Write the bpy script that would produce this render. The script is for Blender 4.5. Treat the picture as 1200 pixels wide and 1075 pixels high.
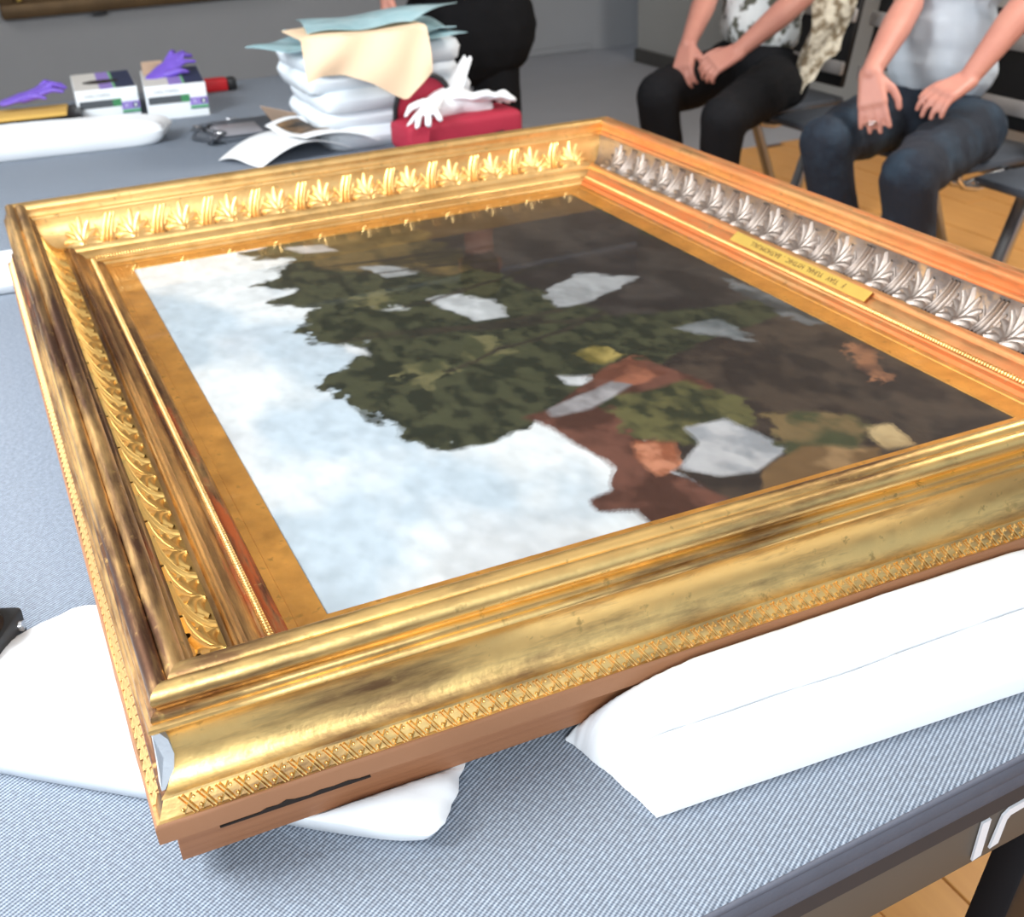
import bpy, bmesh, math, random
import numpy as np
from mathutils import Vector, Matrix, Euler
random.seed(5); rng = np.random.default_rng(7)
for o in list(bpy.data.objects): bpy.data.objects.remove(o)
SC = bpy.context.scene; COL = SC.collection
S = 0.87            # everything is laid out in working units and scaled to metres at the end
ZR = 1.015          # height of the picture frame's top ridge (working units)
W, H = 1.0, 1.36    # sight size of the painting
ZT = 0.80           # table top
# ------------------------------------------------------------------ camera, world, lights, exposure
cam = bpy.data.cameras.new('camera'); camo = bpy.data.objects.new('camera', cam); COL.objects.link(camo)
R3 = Matrix(((0.9087549748972625, 0.22995170670307016, -0.3482622692509494),
             (-0.4150013832257644, 0.4099018416668265, -0.8122526282621965),
             (-0.044025532593914125, 0.8826679402711356, 0.46793061419117804)))
camo.matrix_world = Matrix.Translation(Vector((-0.23585, -1.09034, 1.66163))*S) @ R3.to_4x4()
cam.sensor_width = 36; cam.sensor_fit = 'HORIZONTAL'; cam.lens = 42.047; cam.clip_start = .02
cam.dof.use_dof = True; cam.dof.focus_distance = 1.25*S; cam.dof.aperture_fstop = 9
SC.camera = camo
vs = SC.view_settings; vs.view_transform = 'Standard'; vs.look = 'None'; vs.gamma = 1; vs.use_curve_mapping = False
vs.exposure = 0.5
wd = bpy.data.worlds.new('world'); SC.world = wd; wd.use_nodes = True
wd.node_tree.nodes['Background'].inputs[0].default_value = (.62, .74, .9, 1)
wd.node_tree.nodes['Background'].inputs[1].default_value = .5
def area(name, loc, target, sx, sy, power, col):
    l = bpy.data.lights.new(name, 'AREA'); l.shape = 'RECTANGLE'; l.size = sx*S; l.size_y = sy*S; l.energy = power; l.color = col
    o = bpy.data.objects.new(name, l); COL.objects.link(o); loc = Vector(loc)*S
    o.location = loc; o.rotation_euler = (Vector(target)*S-loc).to_track_quat('-Z', 'Y').to_euler(); return o
area('window_light', (-2.3, .75, 2.9), (0.3, 0.3, .8), 1.5, 1.5, 125, (.91, .96, 1))
area('fill_light_near', (-.9, -2.9, 2.5), (.5, 0, .8), 1.8, 1.0, 62, (.93, .97, 1))  # added fill behind the camera, brightens the near cove and ridges
area('fill_light_back', (-1.8, 5.6, 3.45), (1.2, 5.8, .3), 1.6, 1.2, 30, (1, .96, .90))  # added unseen source, lifts the back wall and far table
area('fill_light_seats', (3.9, 1.0, 3.45), (3.2, 2.8, .2), 1.0, 1.0, 80, (1, .95, .88))  # added overhead fill for the seated men and the wood floor
# ------------------------------------------------------------------ materials
MT = {}
def newmat(n):
    m = bpy.data.materials.new(n); m.use_nodes = True; MT[n] = m
    return m, m.node_tree.nodes, m.node_tree.links, m.node_tree.nodes['Principled BSDF']
def texco(N, L, scale=(1, 1, 1), coord='Object'):
    t = N.new('ShaderNodeTexCoord'); mp = N.new('ShaderNodeMapping'); L.new(t.outputs[coord], mp.inputs[0]); mp.inputs['Scale'].default_value = scale
    return mp
def mixc(N, L, fac, a, b):
    x = N.new('ShaderNodeMix'); x.data_type = 'RGBA'
    if isinstance(fac, (int, float)): x.inputs[0].default_value = fac
    else: L.new(fac, x.inputs[0])
    for i, c in ((6, a), (7, b)):
        if isinstance(c, tuple): x.inputs[i].default_value = (*c, 1) if len(c) == 3 else c
        else: L.new(c, x.inputs[i])
    return x.outputs[2]
def noise(N, L, mp, scale, detail=3, rough=.55):
    n = N.new('ShaderNodeTexNoise'); n.inputs['Scale'].default_value = scale; n.inputs['Detail'].default_value = detail; n.inputs['Roughness'].default_value = rough
    L.new(mp.outputs[0], n.inputs['Vector']); return n.outputs[0]
def ramp(N, L, fac, lo, hi):
    r = N.new('ShaderNodeMapRange'); r.inputs[1].default_value = lo; r.inputs[2].default_value = hi; L.new(fac, r.inputs[0]); return r.outputs[0]
def bump(N, L, b, h, strength=.3, dist=.002):
    u = N.new('ShaderNodeBump'); u.inputs['Strength'].default_value = strength; u.inputs['Distance'].default_value = dist; L.new(h, u.inputs['Height']); L.new(u.outputs[0], b.inputs['Normal'])
def plain(n, c, rough=.6, metal=0., var=.12, sc=8., bmp=.0, bsc=60., spec=.5, c2=None):
    m, N, L, b = newmat(n); mp = texco(N, L)
    c2 = c2 or tuple(x*(1-var*2) for x in c)
    L.new(mixc(N, L, noise(N, L, mp, sc), c2, c), b.inputs['Base Color'])
    b.inputs['Roughness'].default_value = rough; b.inputs['Metallic'].default_value = metal; b.inputs['Specular IOR Level'].default_value = spec
    if bmp: bump(N, L, b, noise(N, L, mp, bsc, 4), bmp)
    return m
def gold(n, base, dark, under, umin, umax, dmin, dmax, rough=.34, stretch=(1, 1, 1), metal=1.):
    m, N, L, b = newmat(n); mp = texco(N, L, stretch); m2 = texco(N, L)
    d = ramp(N, L, noise(N, L, mp, 9, 6, .65), dmin, dmax)
    c = mixc(N, L, d, base, dark)
    u = ramp(N, L, noise(N, L, mp, 5.3, 7, .7), umin, umax)
    c = mixc(N, L, u, c, under)
    fl = ramp(N, L, noise(N, L, m2, 60, 3, .6), .62, .72)
    c = mixc(N, L, fl, c, tuple(x*.6 for x in base))
    L.new(c, b.inputs['Base Color'])
    mm = N.new('ShaderNodeMath'); mm.operation = 'MULTIPLY_ADD'; L.new(u, mm.inputs[0]); mm.inputs[1].default_value = -.6*metal; mm.inputs[2].default_value = metal
    L.new(mm.outputs[0], b.inputs['Metallic'])
    r = N.new('ShaderNodeMapRange'); r.inputs[3].default_value = rough-.08; r.inputs[4].default_value = rough+.22; L.new(noise(N, L, m2, 30, 5), r.inputs[0]); L.new(r.outputs[0], b.inputs['Roughness'])
    bump(N, L, b, noise(N, L, m2, 110, 4), .22, .0015)
    return m
GOLD = (1.0, .66, .27)
gold('gold_bright', GOLD, (.55, .30, .08), (.5, .22, .06), .66, .8, .5, .8, .34, (.5, .5, 1))
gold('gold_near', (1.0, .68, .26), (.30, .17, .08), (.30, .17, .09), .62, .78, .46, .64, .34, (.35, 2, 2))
gold('gold_left_shaded', (.92, .58, .23), (.17, .085, .05), (.42, .09, .02), .58, .64, .36, .56, .38, (.22, 2, 2))  # dark browns paint in the rail's dim reflections; the red is rubbed bole
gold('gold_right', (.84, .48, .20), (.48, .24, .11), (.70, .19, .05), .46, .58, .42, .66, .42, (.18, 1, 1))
gold('gold_leaf_left', (.95, .62, .20), (.38, .20, .06), (.3, .14, .05), .6, .8, .45, .75, .33)
gold('gold_leaf_right_sheen', (.40, .335, .29), (.20, .17, .165), (.66, .38, .15), .56, .68, .4, .7, .45)  # grey stands for cool window reflections, put into leaf and cove colour
gold('slip_gilt', (.84, .44, .10), (.52, .24, .05), (.6, .28, .08), .62, .8, .4, .8, .5)
plain('oak_face', (.36, .17, .085), .62, 0, .14, 5, .15, 90, .3)
m, N, L, b = newmat('oak_box'); mp = texco(N, L, (1.5, 30, 60))
L.new(mixc(N, L, noise(N, L, mp, 3, 5), (.22, .09, .04), (.36, .16, .075)), b.inputs['Base Color']); b.inputs['Roughness'].default_value = .55; bump(N, L, b, noise(N, L, mp, 4, 5), .25)
plain('gesso', (.56, .60, .64), .6, 0, .1, 60, .6, 120)
plain('crack_dark', (.015, .008, .005), .9)
plain('white_cotton', (.84, .865, .885), .85, 0, .02, 10, .12, 45, .2)
plain('pillow_back', (.78, .83, .87), .85, 0, .05, 10, .2, 40, .2)
# felt
m, N, L, b = newmat('felt_weave')
mp = texco(N, L); mp.inputs['Rotation'].default_value = (0, 0, math.radians(-32))
w1 = N.new('ShaderNodeTexWave'); w1.wave_type = 'BANDS'; w1.bands_direction = 'Y'; w1.inputs['Scale'].default_value = 72; w1.inputs['Distortion'].default_value = .6; w1.inputs['Detail'].default_value = 2; w1.inputs['Detail Scale'].default_value = 30; L.new(mp.outputs[0], w1.inputs[0])
w2 = N.new('ShaderNodeTexWave'); w2.wave_type = 'BANDS'; w2.bands_direction = 'X'; w2.inputs['Scale'].default_value = 105; w2.inputs['Distortion'].default_value = 1.2; w2.inputs['Detail Scale'].default_value = 20; L.new(mp.outputs[0], w2.inputs[0])
ml = N.new('ShaderNodeMath'); ml.operation = 'MULTIPLY_ADD'; L.new(w2.outputs[1], ml.inputs[0]); ml.inputs[1].default_value = .35; L.new(w1.outputs[1], ml.inputs[2])
big = noise(N, L, mp, 4, 3); mel = noise(N, L, mp, 160, 2)
c = mixc(N, L, ramp(N, L, ml.outputs[0], .1, 1.2), (.10, .128, .17), (.42, .475, .55))
c = mixc(N, L, ramp(N, L, mel, .35, .65), c, mixc(N, L, .35, c, (.10, .10, .115)))
L.new(c, b.inputs['Base Color']); b.inputs['Roughness'].default_value = .95; b.inputs['Specular IOR Level'].default_value = .15
bump(N, L, b, ml.outputs[0], .6, .0012)
plain('felt_edge', (.13, .135, .165), .95, 0, .1, 30, .3, 300, .1)
plain('apron_dark', (.045, .040, .042), .7, 0, .05)
plain('apron_board', (.115, .098, .080), .6, 0, .06)
plain('letter_white', (.80, .82, .86), .5, 0, .02)
plain('wall_grey', (.33, .335, .345), .9, 0, .03, 3)
plain('wall_grey_warm', (.34, .335, .315), .9, 0, .03, 3)
plain('skirting_dark', (.07, .066, .058), .7)
plain('floor_grey', (.36, .36, .38), .7, 0, .05, 4)
plain('ceiling_white', (.75, .75, .75), .9)
m, N, L, b = newmat('floor_wood'); mp = texco(N, L, (6, .8, 1))
L.new(mixc(N, L, noise(N, L, mp, 5, 5), (.60, .27, .075), (.80, .41, .12)), b.inputs['Base Color']); b.inputs['Roughness'].default_value = .32
plain('joint_dark', (.12, .05, .02), .8)
plain('skin', (.60, .28, .205), .5, 0, .06, 14, .12, 80, .4, c2=(.50, .20, .155))
plain('black_cloth', (.012, .012, .014), .85, 0, .2, 12, .3, 30, .2)
plain('coat_cloth', (.008, .008, .009), .9, 0, .2, 12, .3, 30, .15)
m, N, L, b = newmat('denim'); mp = texco(N, L); c = mixc(N, L, ramp(N, L, noise(N, L, mp, 6, 5), .48, .72), (.008, .013, .024), (.022, .045, .072))
L.new(c, b.inputs['Base Color']); b.inputs['Roughness'].default_value = .85; bump(N, L, b, noise(N, L, mp, 20, 4), .5, .01)
plain('tshirt_white', (.50, .55, .60), .9, 0, .04, 6, .4, 12, .2)
m, N, L, b = newmat('floral_cloth'); mp = texco(N, L); c = mixc(N, L, ramp(N, L, noise(N, L, mp, 16, 3), .50, .58), (.72, .75, .74), (.10, .10, .075))
L.new(c, b.inputs['Base Color']); b.inputs['Roughness'].default_value = .9
m, N, L, b = newmat('knit_beige'); mp = texco(N, L, (1, 1, 1)); c = mixc(N, L, ramp(N, L, noise(N, L, mp, 26, 3), .45, .62), (.62, .56, .44), (.20, .15, .09))
L.new(c, b.inputs['Base Color']); b.inputs['Roughness'].default_value = .9; bump(N, L, b, noise(N, L, mp, 40, 2), .8, .01)
plain('hair_brown', (.07, .04, .025), .8, 0, .2, 30, .6, 60)
plain('leather_black', (.01, .01, .01), .45)
plain('eye_dark', (.02, .02, .02), .3)
plain('chrome', (.85, .85, .86), .18, 1, .02)
plain('steel_brushed', (.50, .52, .55), .38, 1, .06)
plain('seat_grey', (.10, .115, .14), .45, .3)
plain('seat_black', (.008, .008, .009), .7)
plain('slat_light', (.50, .47, .45), .45, .2)
plain('crimson', (.42, .016, .045), .75, 0, .1, 8, .3, 60)
plain('red_plastic', (.62, .012, .02), .5)
plain('black_plastic', (.012, .012, .014), .4)
plain('black_rubber', (.02, .024, .028), .5, 0, .1)
plain('card_white', (.82, .86, .88), .6, 0, .01)
plain('card_cream', (.66, .64, .60), .6, 0, .02)
plain('print_violet', (.30, .21, .58), .6, 0, .05)
plain('print_dark', (.075, .085, .095), .6, 0, .05)
plain('print_green', (.05, .26, .10), .6)
plain('print_leaf', (.20, .55, .25), .6)
plain('print_teal', (.0, .12, .11), .6)
plain('print_navy', (.02, .03, .08), .6)
plain('print_grey', (.55, .57, .58), .6)
plain('nitrile_violet', (.20, .11, .62), .45, 0, .15, 20, .3, 30)
plain('latex_white', (.88, .89, .90), .6, 0, .03, 12, .2, 30)
plain('manila', (.72, .44, .10), .7, 0, .1, 5)
plain('cardboard', (.60, .42, .30), .8)
plain('paper_white', (.88, .88, .88), .8, 0, .01)
plain('peach_paper', (.98, .72, .48), .75, 0, .04, 5, .4, 12)
plain('tablet_grey', (.40, .39, .42), .3)
plain('old_gilt', (.20, .12, .05), .5, .5, .35, 6, .6, 30, .5, c2=(.05, .03, .015))
plain('plaque_brass', (.98, .66, .15), .38, .6, .08, 30)
plain('letter_engraved', (.16, .07, .02), .8)
m, N, L, b = newmat('teal_film'); mp = texco(N, L); L.new(mixc(N, L, noise(N, L, mp, 9, 4), (.20, .46, .52), (.66, .80, .82)), b.inputs['Base Color']); b.inputs['Roughness'].default_value = .22; b.inputs['Alpha'].default_value = .86; bump(N, L, b, noise(N, L, mp, 14, 3), .6, .01)
m, N, L, b = newmat('print_photo'); mp = texco(N, L); c = mixc(N, L, ramp(N, L, noise(N, L, mp, 14, 4), .4, .6), (.03, .02, .012), (.33, .19, .09))
L.new(c, b.inputs['Base Color']); b.inputs['Roughness'].default_value = .5
# glass over the painting
m, N, L, b = newmat('picture_glass')
gl = N.new('ShaderNodeBsdfGlossy'); gl.inputs['Roughness'].default_value = .004
tr = N.new('ShaderNodeBsdfTransparent'); lw = N.new('ShaderNodeLayerWeight'); lw.inputs['Blend'].default_value = .5
pw = N.new('ShaderNodeMath'); pw.operation = 'POWER'; pw.inputs[1].default_value = 5; L.new(lw.outputs['Facing'], pw.inputs[0])
fr = N.new('ShaderNodeMath'); fr.operation = 'MULTIPLY_ADD'; fr.inputs[1].default_value = .55; fr.inputs[2].default_value = .045; L.new(pw.outputs[0], fr.inputs[0])
mx = N.new('ShaderNodeMixShader'); L.new(fr.outputs[0], mx.inputs[0]); L.new(tr.outputs[0], mx.inputs[1]); L.new(gl.outputs[0], mx.inputs[2])
L.new(mx.outputs[0], N['Material Output'].inputs[0])
# ------------------------------------------------------------------ object helpers
def tag(o, label=None, cat=None, group=None, kind=None):
    if label: o['label'] = label
    if cat: o['category'] = cat
    if group: o['group'] = group
    if kind: o['kind'] = kind
    return o
def link(name, me, mat=None, parent=None):
    o = bpy.data.objects.new(name, me); COL.objects.link(o)
    if mat and len(me.materials) == 0: me.materials.append(MT[mat])
    if parent: o.parent = parent
    return o
def empty(name, loc=(0, 0, 0), rz=0., rot=None):
    o = bpy.data.objects.new(name, None); COL.objects.link(o); o.location = loc; o.rotation_euler = rot or (0, 0, rz); o.empty_display_size = .05
    return o
def mesh(name, v, f, smooth=None):
    me = bpy.data.meshes.new(name); me.from_pydata([tuple(map(float, p)) for p in v], [], f); me.validate(); me.update()
    if smooth is not None:
        me.polygons.foreach_set('use_smooth', [True]*len(me.polygons))
        try: me.set_sharp_from_angle(angle=math.radians(smooth))
        except Exception: pass
    return me
def frombm(name, bm, smooth=None):
    bmesh.ops.recalc_face_normals(bm, faces=bm.faces)
    me = bpy.data.meshes.new(name); bm.to_mesh(me); bm.free()
    if smooth is not None:
        me.polygons.foreach_set('use_smooth', [True]*len(me.polygons))
        try: me.set_sharp_from_angle(angle=math.radians(smooth))
        except Exception: pass
    return me
def abox(bm, c, s, bev=0., rot=None, seg=2):
    r = bmesh.ops.create_cube(bm, size=1)['verts']
    for v in r: v.co = Vector((v.co.x*s[0], v.co.y*s[1], v.co.z*s[2]))
    if bev:
        es = list({e for v in r for e in v.link_edges}); g = bmesh.ops.bevel(bm, geom=es, offset=bev, segments=seg, affect='EDGES', profile=.5)
        r = list({v for f in g['faces'] for v in f.verts} | {v for v in r if v.is_valid})
    M_ = Matrix.Translation(Vector(c)) @ (Euler(rot).to_matrix().to_4x4() if rot else Matrix())
    for v in r: v.co = M_ @ v.co
def box(name, c, s, mat, parent=None, bev=0., rot=None, smooth=30):
    bm = bmesh.new(); abox(bm, (0, 0, 0), s, bev); me = frombm(name, bm, smooth if bev else None)
    o = link(name, me, mat, parent); o.location = c
    if rot: o.rotation_euler = rot
    return o
def tubemesh(path, rad, n=8, caps=True):
    P = [Vector(p) for p in path]; m_ = len(P); v = []; f = []
    up = Vector((0, 0, 1)); nrm = None
    for i, p in enumerate(P):
        t = (P[min(i+1, m_-1)]-P[max(i-1, 0)]).normalized()
        if nrm is None: nrm = (up if abs(t.z) < .9 else Vector((1, 0, 0))).cross(t).normalized()
        nrm = (nrm-t*nrm.dot(t)).normalized(); bi = t.cross(nrm)
        r = rad[i] if isinstance(rad, (list, tuple)) else rad
        for k in range(n):
            a = 2*math.pi*k/n; v.append(p+nrm*(r*math.cos(a))+bi*(r*math.sin(a)))
    for i in range(m_-1):
        for k in range(n): f.append((i*n+k, i*n+(k+1) % n, (i+1)*n+(k+1) % n, (i+1)*n+k))
    if caps: f.append(tuple(range(n))[::-1]); f.append(tuple((m_-1)*n+k for k in range(n)))
    return v, f
def tube(name, path, rad, mat, parent=None, n=8):
    v, f = tubemesh(path, rad, n); return link(name, mesh(name, v, f, 50), mat, parent)
def prism(name, pts, z0, z1, mat, parent=None):
    n = len(pts); v = [(x, y, z0) for x, y in pts]+[(x, y, z1) for x, y in pts]
    f = [tuple(range(n))[::-1], tuple(range(n, 2*n))]+[(i, (i+1) % n, n+(i+1) % n, n+i) for i in range(n)]
    return link(name, mesh(name, v, f), mat, parent)
def smoothn(x): return x*x*(3-2*x)
def vnoise(x, y, seed=0):
    r = np.random.default_rng(seed); T = r.random((64, 64))
    xi = np.floor(x).astype(int); yi = np.floor(y).astype(int); fx = smoothn(x-xi); fy = smoothn(y-yi)
    g = lambda a, c: T[a % 64, c % 64]
    return (g(xi, yi)*(1-fx)+g(xi+1, yi)*fx)*(1-fy)+(g(xi, yi+1)*(1-fx)+g(xi+1, yi+1)*fx)*fy
def fbm(x, y, seed=0, o=4):
    s = 0; a = .5
    for i in range(o): s = s+a*vnoise(x*2**i+i*7.3, y*2**i+i*3.1, seed+i); a *= .5
    return s/(1-.5**o)
def pillow(name, quad, z0, th, label, cat='pillow', group=None, mat='white_cotton', nu=44, nv=28, seed=1, prof=None, wr=.10, zmax=None, power=4, sag=.04, rnd=.05, jt=.022):
    """soft cushion with a closed skin; quad = four table points (u0v0,u1v0,u1v1,u0v1)"""
    q = [np.array(p, float) for p in quad]
    u = np.linspace(0, 1, nu); v = np.linspace(0, 1, nv); U, V = np.meshgrid(u, v, indexing='ij')
    uu = 2*U-1; vv = 2*V-1
    X = [(q[0][k]*(1-U)*(1-V)+q[1][k]*U*(1-V)+q[2][k]*U*V+q[3][k]*(1-U)*V) for k in (0, 1)]
    cx = sum(p[0] for p in q)/4; cy = sum(p[1] for p in q)/4
    pull = 1-sag*((1-uu**2)*(np.abs(vv)**6)+(1-vv**2)*(np.abs(uu)**6))
    edge = np.maximum(np.abs(uu), np.abs(vv))**8
    pull = pull*(1-rnd*(np.abs(uu)**5)*(np.abs(vv)**5)); jit = (fbm(U*14, V*14, seed+40)-.5)*jt*edge
    XX = cx+(X[0]-cx)*(pull+jit); YY = cy+(X[1]-cy)*(pull+jit)
    e = (np.clip(1-np.abs(uu)**power, 0, 1)*np.clip(1-np.abs(vv)**power, 0, 1))**.5
    if prof is not None: e = (np.clip(1-np.abs(uu)**10, 0, 1))**.5*prof(V, U)
    top = z0+th*.5+th*.5*e*(1+wr*2*(fbm(U*5, V*5, seed)-.5)*2)+th*.10*edge*(fbm(U*22, V*22, seed+9)-.5)
    bot = z0+th*.5*(1-np.clip(e*1.6, 0, 1))+.0005
    if prof is not None:
        top = z0+.006+th*e*(1+wr*(fbm(U*5, V*4, seed)-.5)*2); bot = z0+0*top+.001
    if zmax is not None: top = np.minimum(top, zmax.h+1.1*zmax(XX, YY))
    top = np.maximum(top, bot+.001)
    N_ = nu*nv; vs_ = np.concatenate([np.stack([XX, YY, top], -1).reshape(-1, 3), np.stack([XX, YY, bot], -1).reshape(-1, 3)])
    f = []
    idx = lambda i, j: i*nv+j
    for i in range(nu-1):
        for j in range(nv-1):
            f.append((idx(i, j), idx(i+1, j), idx(i+1, j+1), idx(i, j+1))); f.append((N_+idx(i, j), N_+idx(i, j+1), N_+idx(i+1, j+1), N_+idx(i+1, j)))
    rim = [idx(i, 0) for i in range(nu)]+[idx(nu-1, j) for j in range(1, nv)]+[idx(i, nv-1) for i in range(nu-2, -1, -1)]+[idx(0, j) for j in range(nv-2, 0, -1)]
    for a, b_ in zip(rim, rim[1:]+rim[:1]): f.append((b_, a, N_+a, N_+b_))
    me = mesh(name, vs_, f, 80); o = link(name, me, mat); tag(o, label, cat, group)
    return o
def sheet(name, pts_fn, nu, nv, mat, parent=None, th=.0016, smooth=60):
    """thin sheet with real thickness; pts_fn(u,v)->(x,y,z)"""
    P = [[Vector(pts_fn(i/(nu-1), j/(nv-1))) for j in range(nv)] for i in range(nu)]
    v = []; f = []
    for lay in (0, 1):
        for i in range(nu):
            for j in range(nv):
                a = P[min(i+1, nu-1)][j]-P[max(i-1, 0)][j]; c = P[i][min(j+1, nv-1)]-P[i][max(j-1, 0)]
                n = a.cross(c); n = n.normalized() if n.length > 1e-12 else Vector((0, 0, 1))
                v.append(P[i][j]+n*(th*(.5 if lay == 0 else -.5)))
    N_ = nu*nv; idx = lambda i, j: i*nv+j
    for i in range(nu-1):
        for j in range(nv-1):
            f.append((idx(i, j), idx(i+1, j), idx(i+1, j+1), idx(i, j+1))); f.append((N_+idx(i, j), N_+idx(i, j+1), N_+idx(i+1, j+1), N_+idx(i+1, j)))
    rim = [idx(i, 0) for i in range(nu)]+[idx(nu-1, j) for j in range(1, nv)]+[idx(i, nv-1) for i in range(nu-2, -1, -1)]+[idx(0, j) for j in range(nv-2, 0, -1)]
    for a, b_ in zip(rim, rim[1:]+rim[:1]): f.append((b_, a, N_+a, N_+b_))
    return link(name, mesh(name, v, f, smooth), mat, parent)
def bil(q, u, v):
    return [q[0][k]*(1-u)*(1-v)+q[1][k]*u*(1-v)+q[2][k]*u*v+q[3][k]*(1-u)*v for k in range(len(q[0]))]
# blob = capsules and ellipsoids fused into one skin
def blob(name, segs, voxel, mat, parent=None, ell=(), smooth_it=2, disp=None):
    v = []; f = []
    def addc(a, ra, b_, rb, flat=None):
        a = Vector(a); b_ = Vector(b_); d = (b_-a); Ln = d.length; d = d.normalized() if Ln > 1e-9 else Vector((0, 0, 1))
        base = len(v); n = 14; rings = []
        for k in range(1, 5): t = math.pi/2*(1-k/4); rings.append((-math.sin(t)*ra, math.cos(t)*ra))
        rings += [(Ln*.5, (ra+rb)/2)]
        for k in range(0, 4): t = math.pi/2*k/4; rings.append((Ln+math.sin(t)*rb, math.cos(t)*rb))
        ref = Vector((0, 0, 1)) if abs(d.z) < .9 else Vector((1, 0, 0))
        if flat: ref = Vector(flat[0])
        x = (ref-d*ref.dot(d)).normalized(); y = d.cross(x); k1 = flat[1] if flat else 1
        v.append(a-d*ra)
        for s_, r_ in rings:
            for k in range(n): th = 2*math.pi*k/n; v.append(a+d*s_+x*(r_*k1*math.cos(th))+y*(r_*math.sin(th)))
        v.append(b_+d*rb); m_ = len(rings)
        for k in range(n): f.append((base, base+1+(k+1) % n, base+1+k)); f.append((base+1+m_*n, base+1+(m_-1)*n+k, base+1+(m_-1)*n+(k+1) % n))
        for i in range(m_-1):
            for k in range(n): f.append((base+1+i*n+k, base+1+i*n+(k+1) % n, base+1+(i+1)*n+(k+1) % n, base+1+(i+1)*n+k))
    for s_ in segs: addc(*s_)
    for c, r, R_ in ell:
        base = len(v); n = 16; m_ = 10; Rm = Euler(R_).to_matrix() if R_ else Matrix.Identity(3)
        for i in range(m_+1):
            ph = math.pi*i/m_
            for k in range(n):
                th = 2*math.pi*k/n; v.append(Vector(c)+Rm @ Vector((r[0]*math.sin(ph)*math.cos(th), r[1]*math.sin(ph)*math.sin(th), r[2]*math.cos(ph))))
        for i in range(m_):
            for k in range(n): f.append((base+i*n+k, base+(i+1)*n+k, base+(i+1)*n+(k+1) % n, base+i*n+(k+1) % n))
    me = mesh(name, v, f); o = bpy.data.objects.new(name, me); COL.objects.link(o)
    r = o.modifiers.new('r', 'REMESH'); r.mode = 'VOXEL'; r.voxel_size = voxel
    if smooth_it: s_ = o.modifiers.new('s', 'SMOOTH'); s_.factor = .5; s_.iterations = smooth_it
    dg = bpy.context.evaluated_depsgraph_get(); me2 = bpy.data.meshes.new_from_object(o.evaluated_get(dg)); bpy.data.objects.remove(o)
    me2.name = name
    if disp:
        co = np.empty(len(me2.vertices)*3); me2.vertices.foreach_get('co', co); co = co.reshape(-1, 3)
        no = np.empty(len(me2.vertices)*3); me2.vertices.foreach_get('normal', no); no = no.reshape(-1, 3)
        h = (fbm(co[:, 0]*disp[1]+co[:, 2]*disp[1]*.8+50, co[:, 1]*disp[1]+co[:, 2]*disp[1]*.5+50, 3, 3)-.5)*2*disp[0]
        co += no*h[:, None]; me2.vertices.foreach_set('co', co.ravel()); me2.update()
    me2.polygons.foreach_set('use_smooth', [True]*len(me2.polygons)); me2.materials.clear(); me2.materials.append(MT[mat])
    o = bpy.data.objects.new(name, me2); COL.objects.link(o)
    if parent: o.parent = parent
    return o
def textmesh(name, body, size, mat, parent, M_, ext=.0004, shear=0, align='LEFT'):
    cu = bpy.data.curves.new(name, 'FONT'); cu.body = body; cu.size = size; cu.extrude = ext; cu.shear = shear; cu.align_x = align; cu.resolution_u = 2
    t = bpy.data.objects.new(name, cu); COL.objects.link(t); dg = bpy.context.evaluated_depsgraph_get()
    me = bpy.data.meshes.new_from_object(t.evaluated_get(dg)); bpy.data.objects.remove(t); me.name = name
    o = link(name, me, mat, parent); o.matrix_local = M_; return o
# ------------------------------------------------------------------ setting
def struct(o): o['kind'] = 'structure'; return o
fl = struct(box('floor', (1.0, 2.2, -.03), (13, 13, .06), 'joint_dark'))
bme = None; protos = {}
nb = 0
for i in range(34):
    x = .35+i*.145
    if x > 4.5: break
    off = (i*37 % 10)/10*1.2
    y = -1.6-off
    while y < 4.5:
        y1 = min(y+1.75, 4.5); y0 = max(y, -1.4)
        if y1-y0 > .08:
            key = round(y1-y0, 2)
            if key not in protos:
                bm = bmesh.new(); abox(bm, (0, 0, 0), (.142, key-.003, .012), .0015, None, 1); me = frombm('floor_board', bm); me.materials.append(MT['floor_wood']); protos[key] = me
            o = link('floor_board', protos[key], None, fl); o.location = (x-1.0, (y0+y1)/2-2.2, .036-.001*(nb % 3)); nb += 1
        y += 1.75
struct(box('floor_grey_area', (1.0, 6.25, .004), (9.0, 3.46, .016), 'floor_grey')).name = 'floor_far'
struct(box('wall_back', (.3, 8.0, 1.75), (10.0, .12, 3.5), 'wall_grey'))
struct(box('wall_right', (4.62, 2.8, 1.75), (.12, 8.9, 3.5), 'wall_grey_warm'))
struct(box('wall_left', (-4.4, 4.7, 1.75), (.12, 6.6, 3.5), 'wall_grey'))
struct(box('ceiling', (.3, 2.5, 3.62), (10, 11.2, .1), 'ceiling_white'))
struct(box('baseboard_right', (4.545, 2.8, .055), (.03, 8.9, .11), 'skirting_dark', bev=.004))
struct(box('baseboard_back', (-.1, 7.925, .04), (9.2, .03, .05), 'wall_grey', bev=.004))
struct(box('trim_1', (5.3, 7.3, 1.75), (1.2, .1, 3.5), 'wall_grey_warm'))
# old picture on the back wall
pf = empty('picture_frame', (1.05, 7.9, 1.15)); tag(pf, 'dark old gilt picture frame hanging low on the grey back wall', 'frame')
for nm, c, s in (('frame_rail', (0, 0, -.43), (1.86, .09, .10)), ('frame_rail', (0, 0, .43), (1.86, .09, .10)), ('frame_rail', (-.88, 0, 0), (.10, .088, .80)), ('frame_rail', (.88, 0, 0), (.10, .088, .80))):
    box(nm, c, s, 'old_gilt', pf, .02)
box('gilt_edge', (-.80, -.03, 0), (.03, .05, .74), 'plaque_brass', pf, .008); box('canvas', (0, .01, 0), (1.7, .02, .78), 'old_gilt', pf)
box('bracket', (-.31, 0, -.49), (.10, .05, .03), 'black_plastic', pf, .005)
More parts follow.
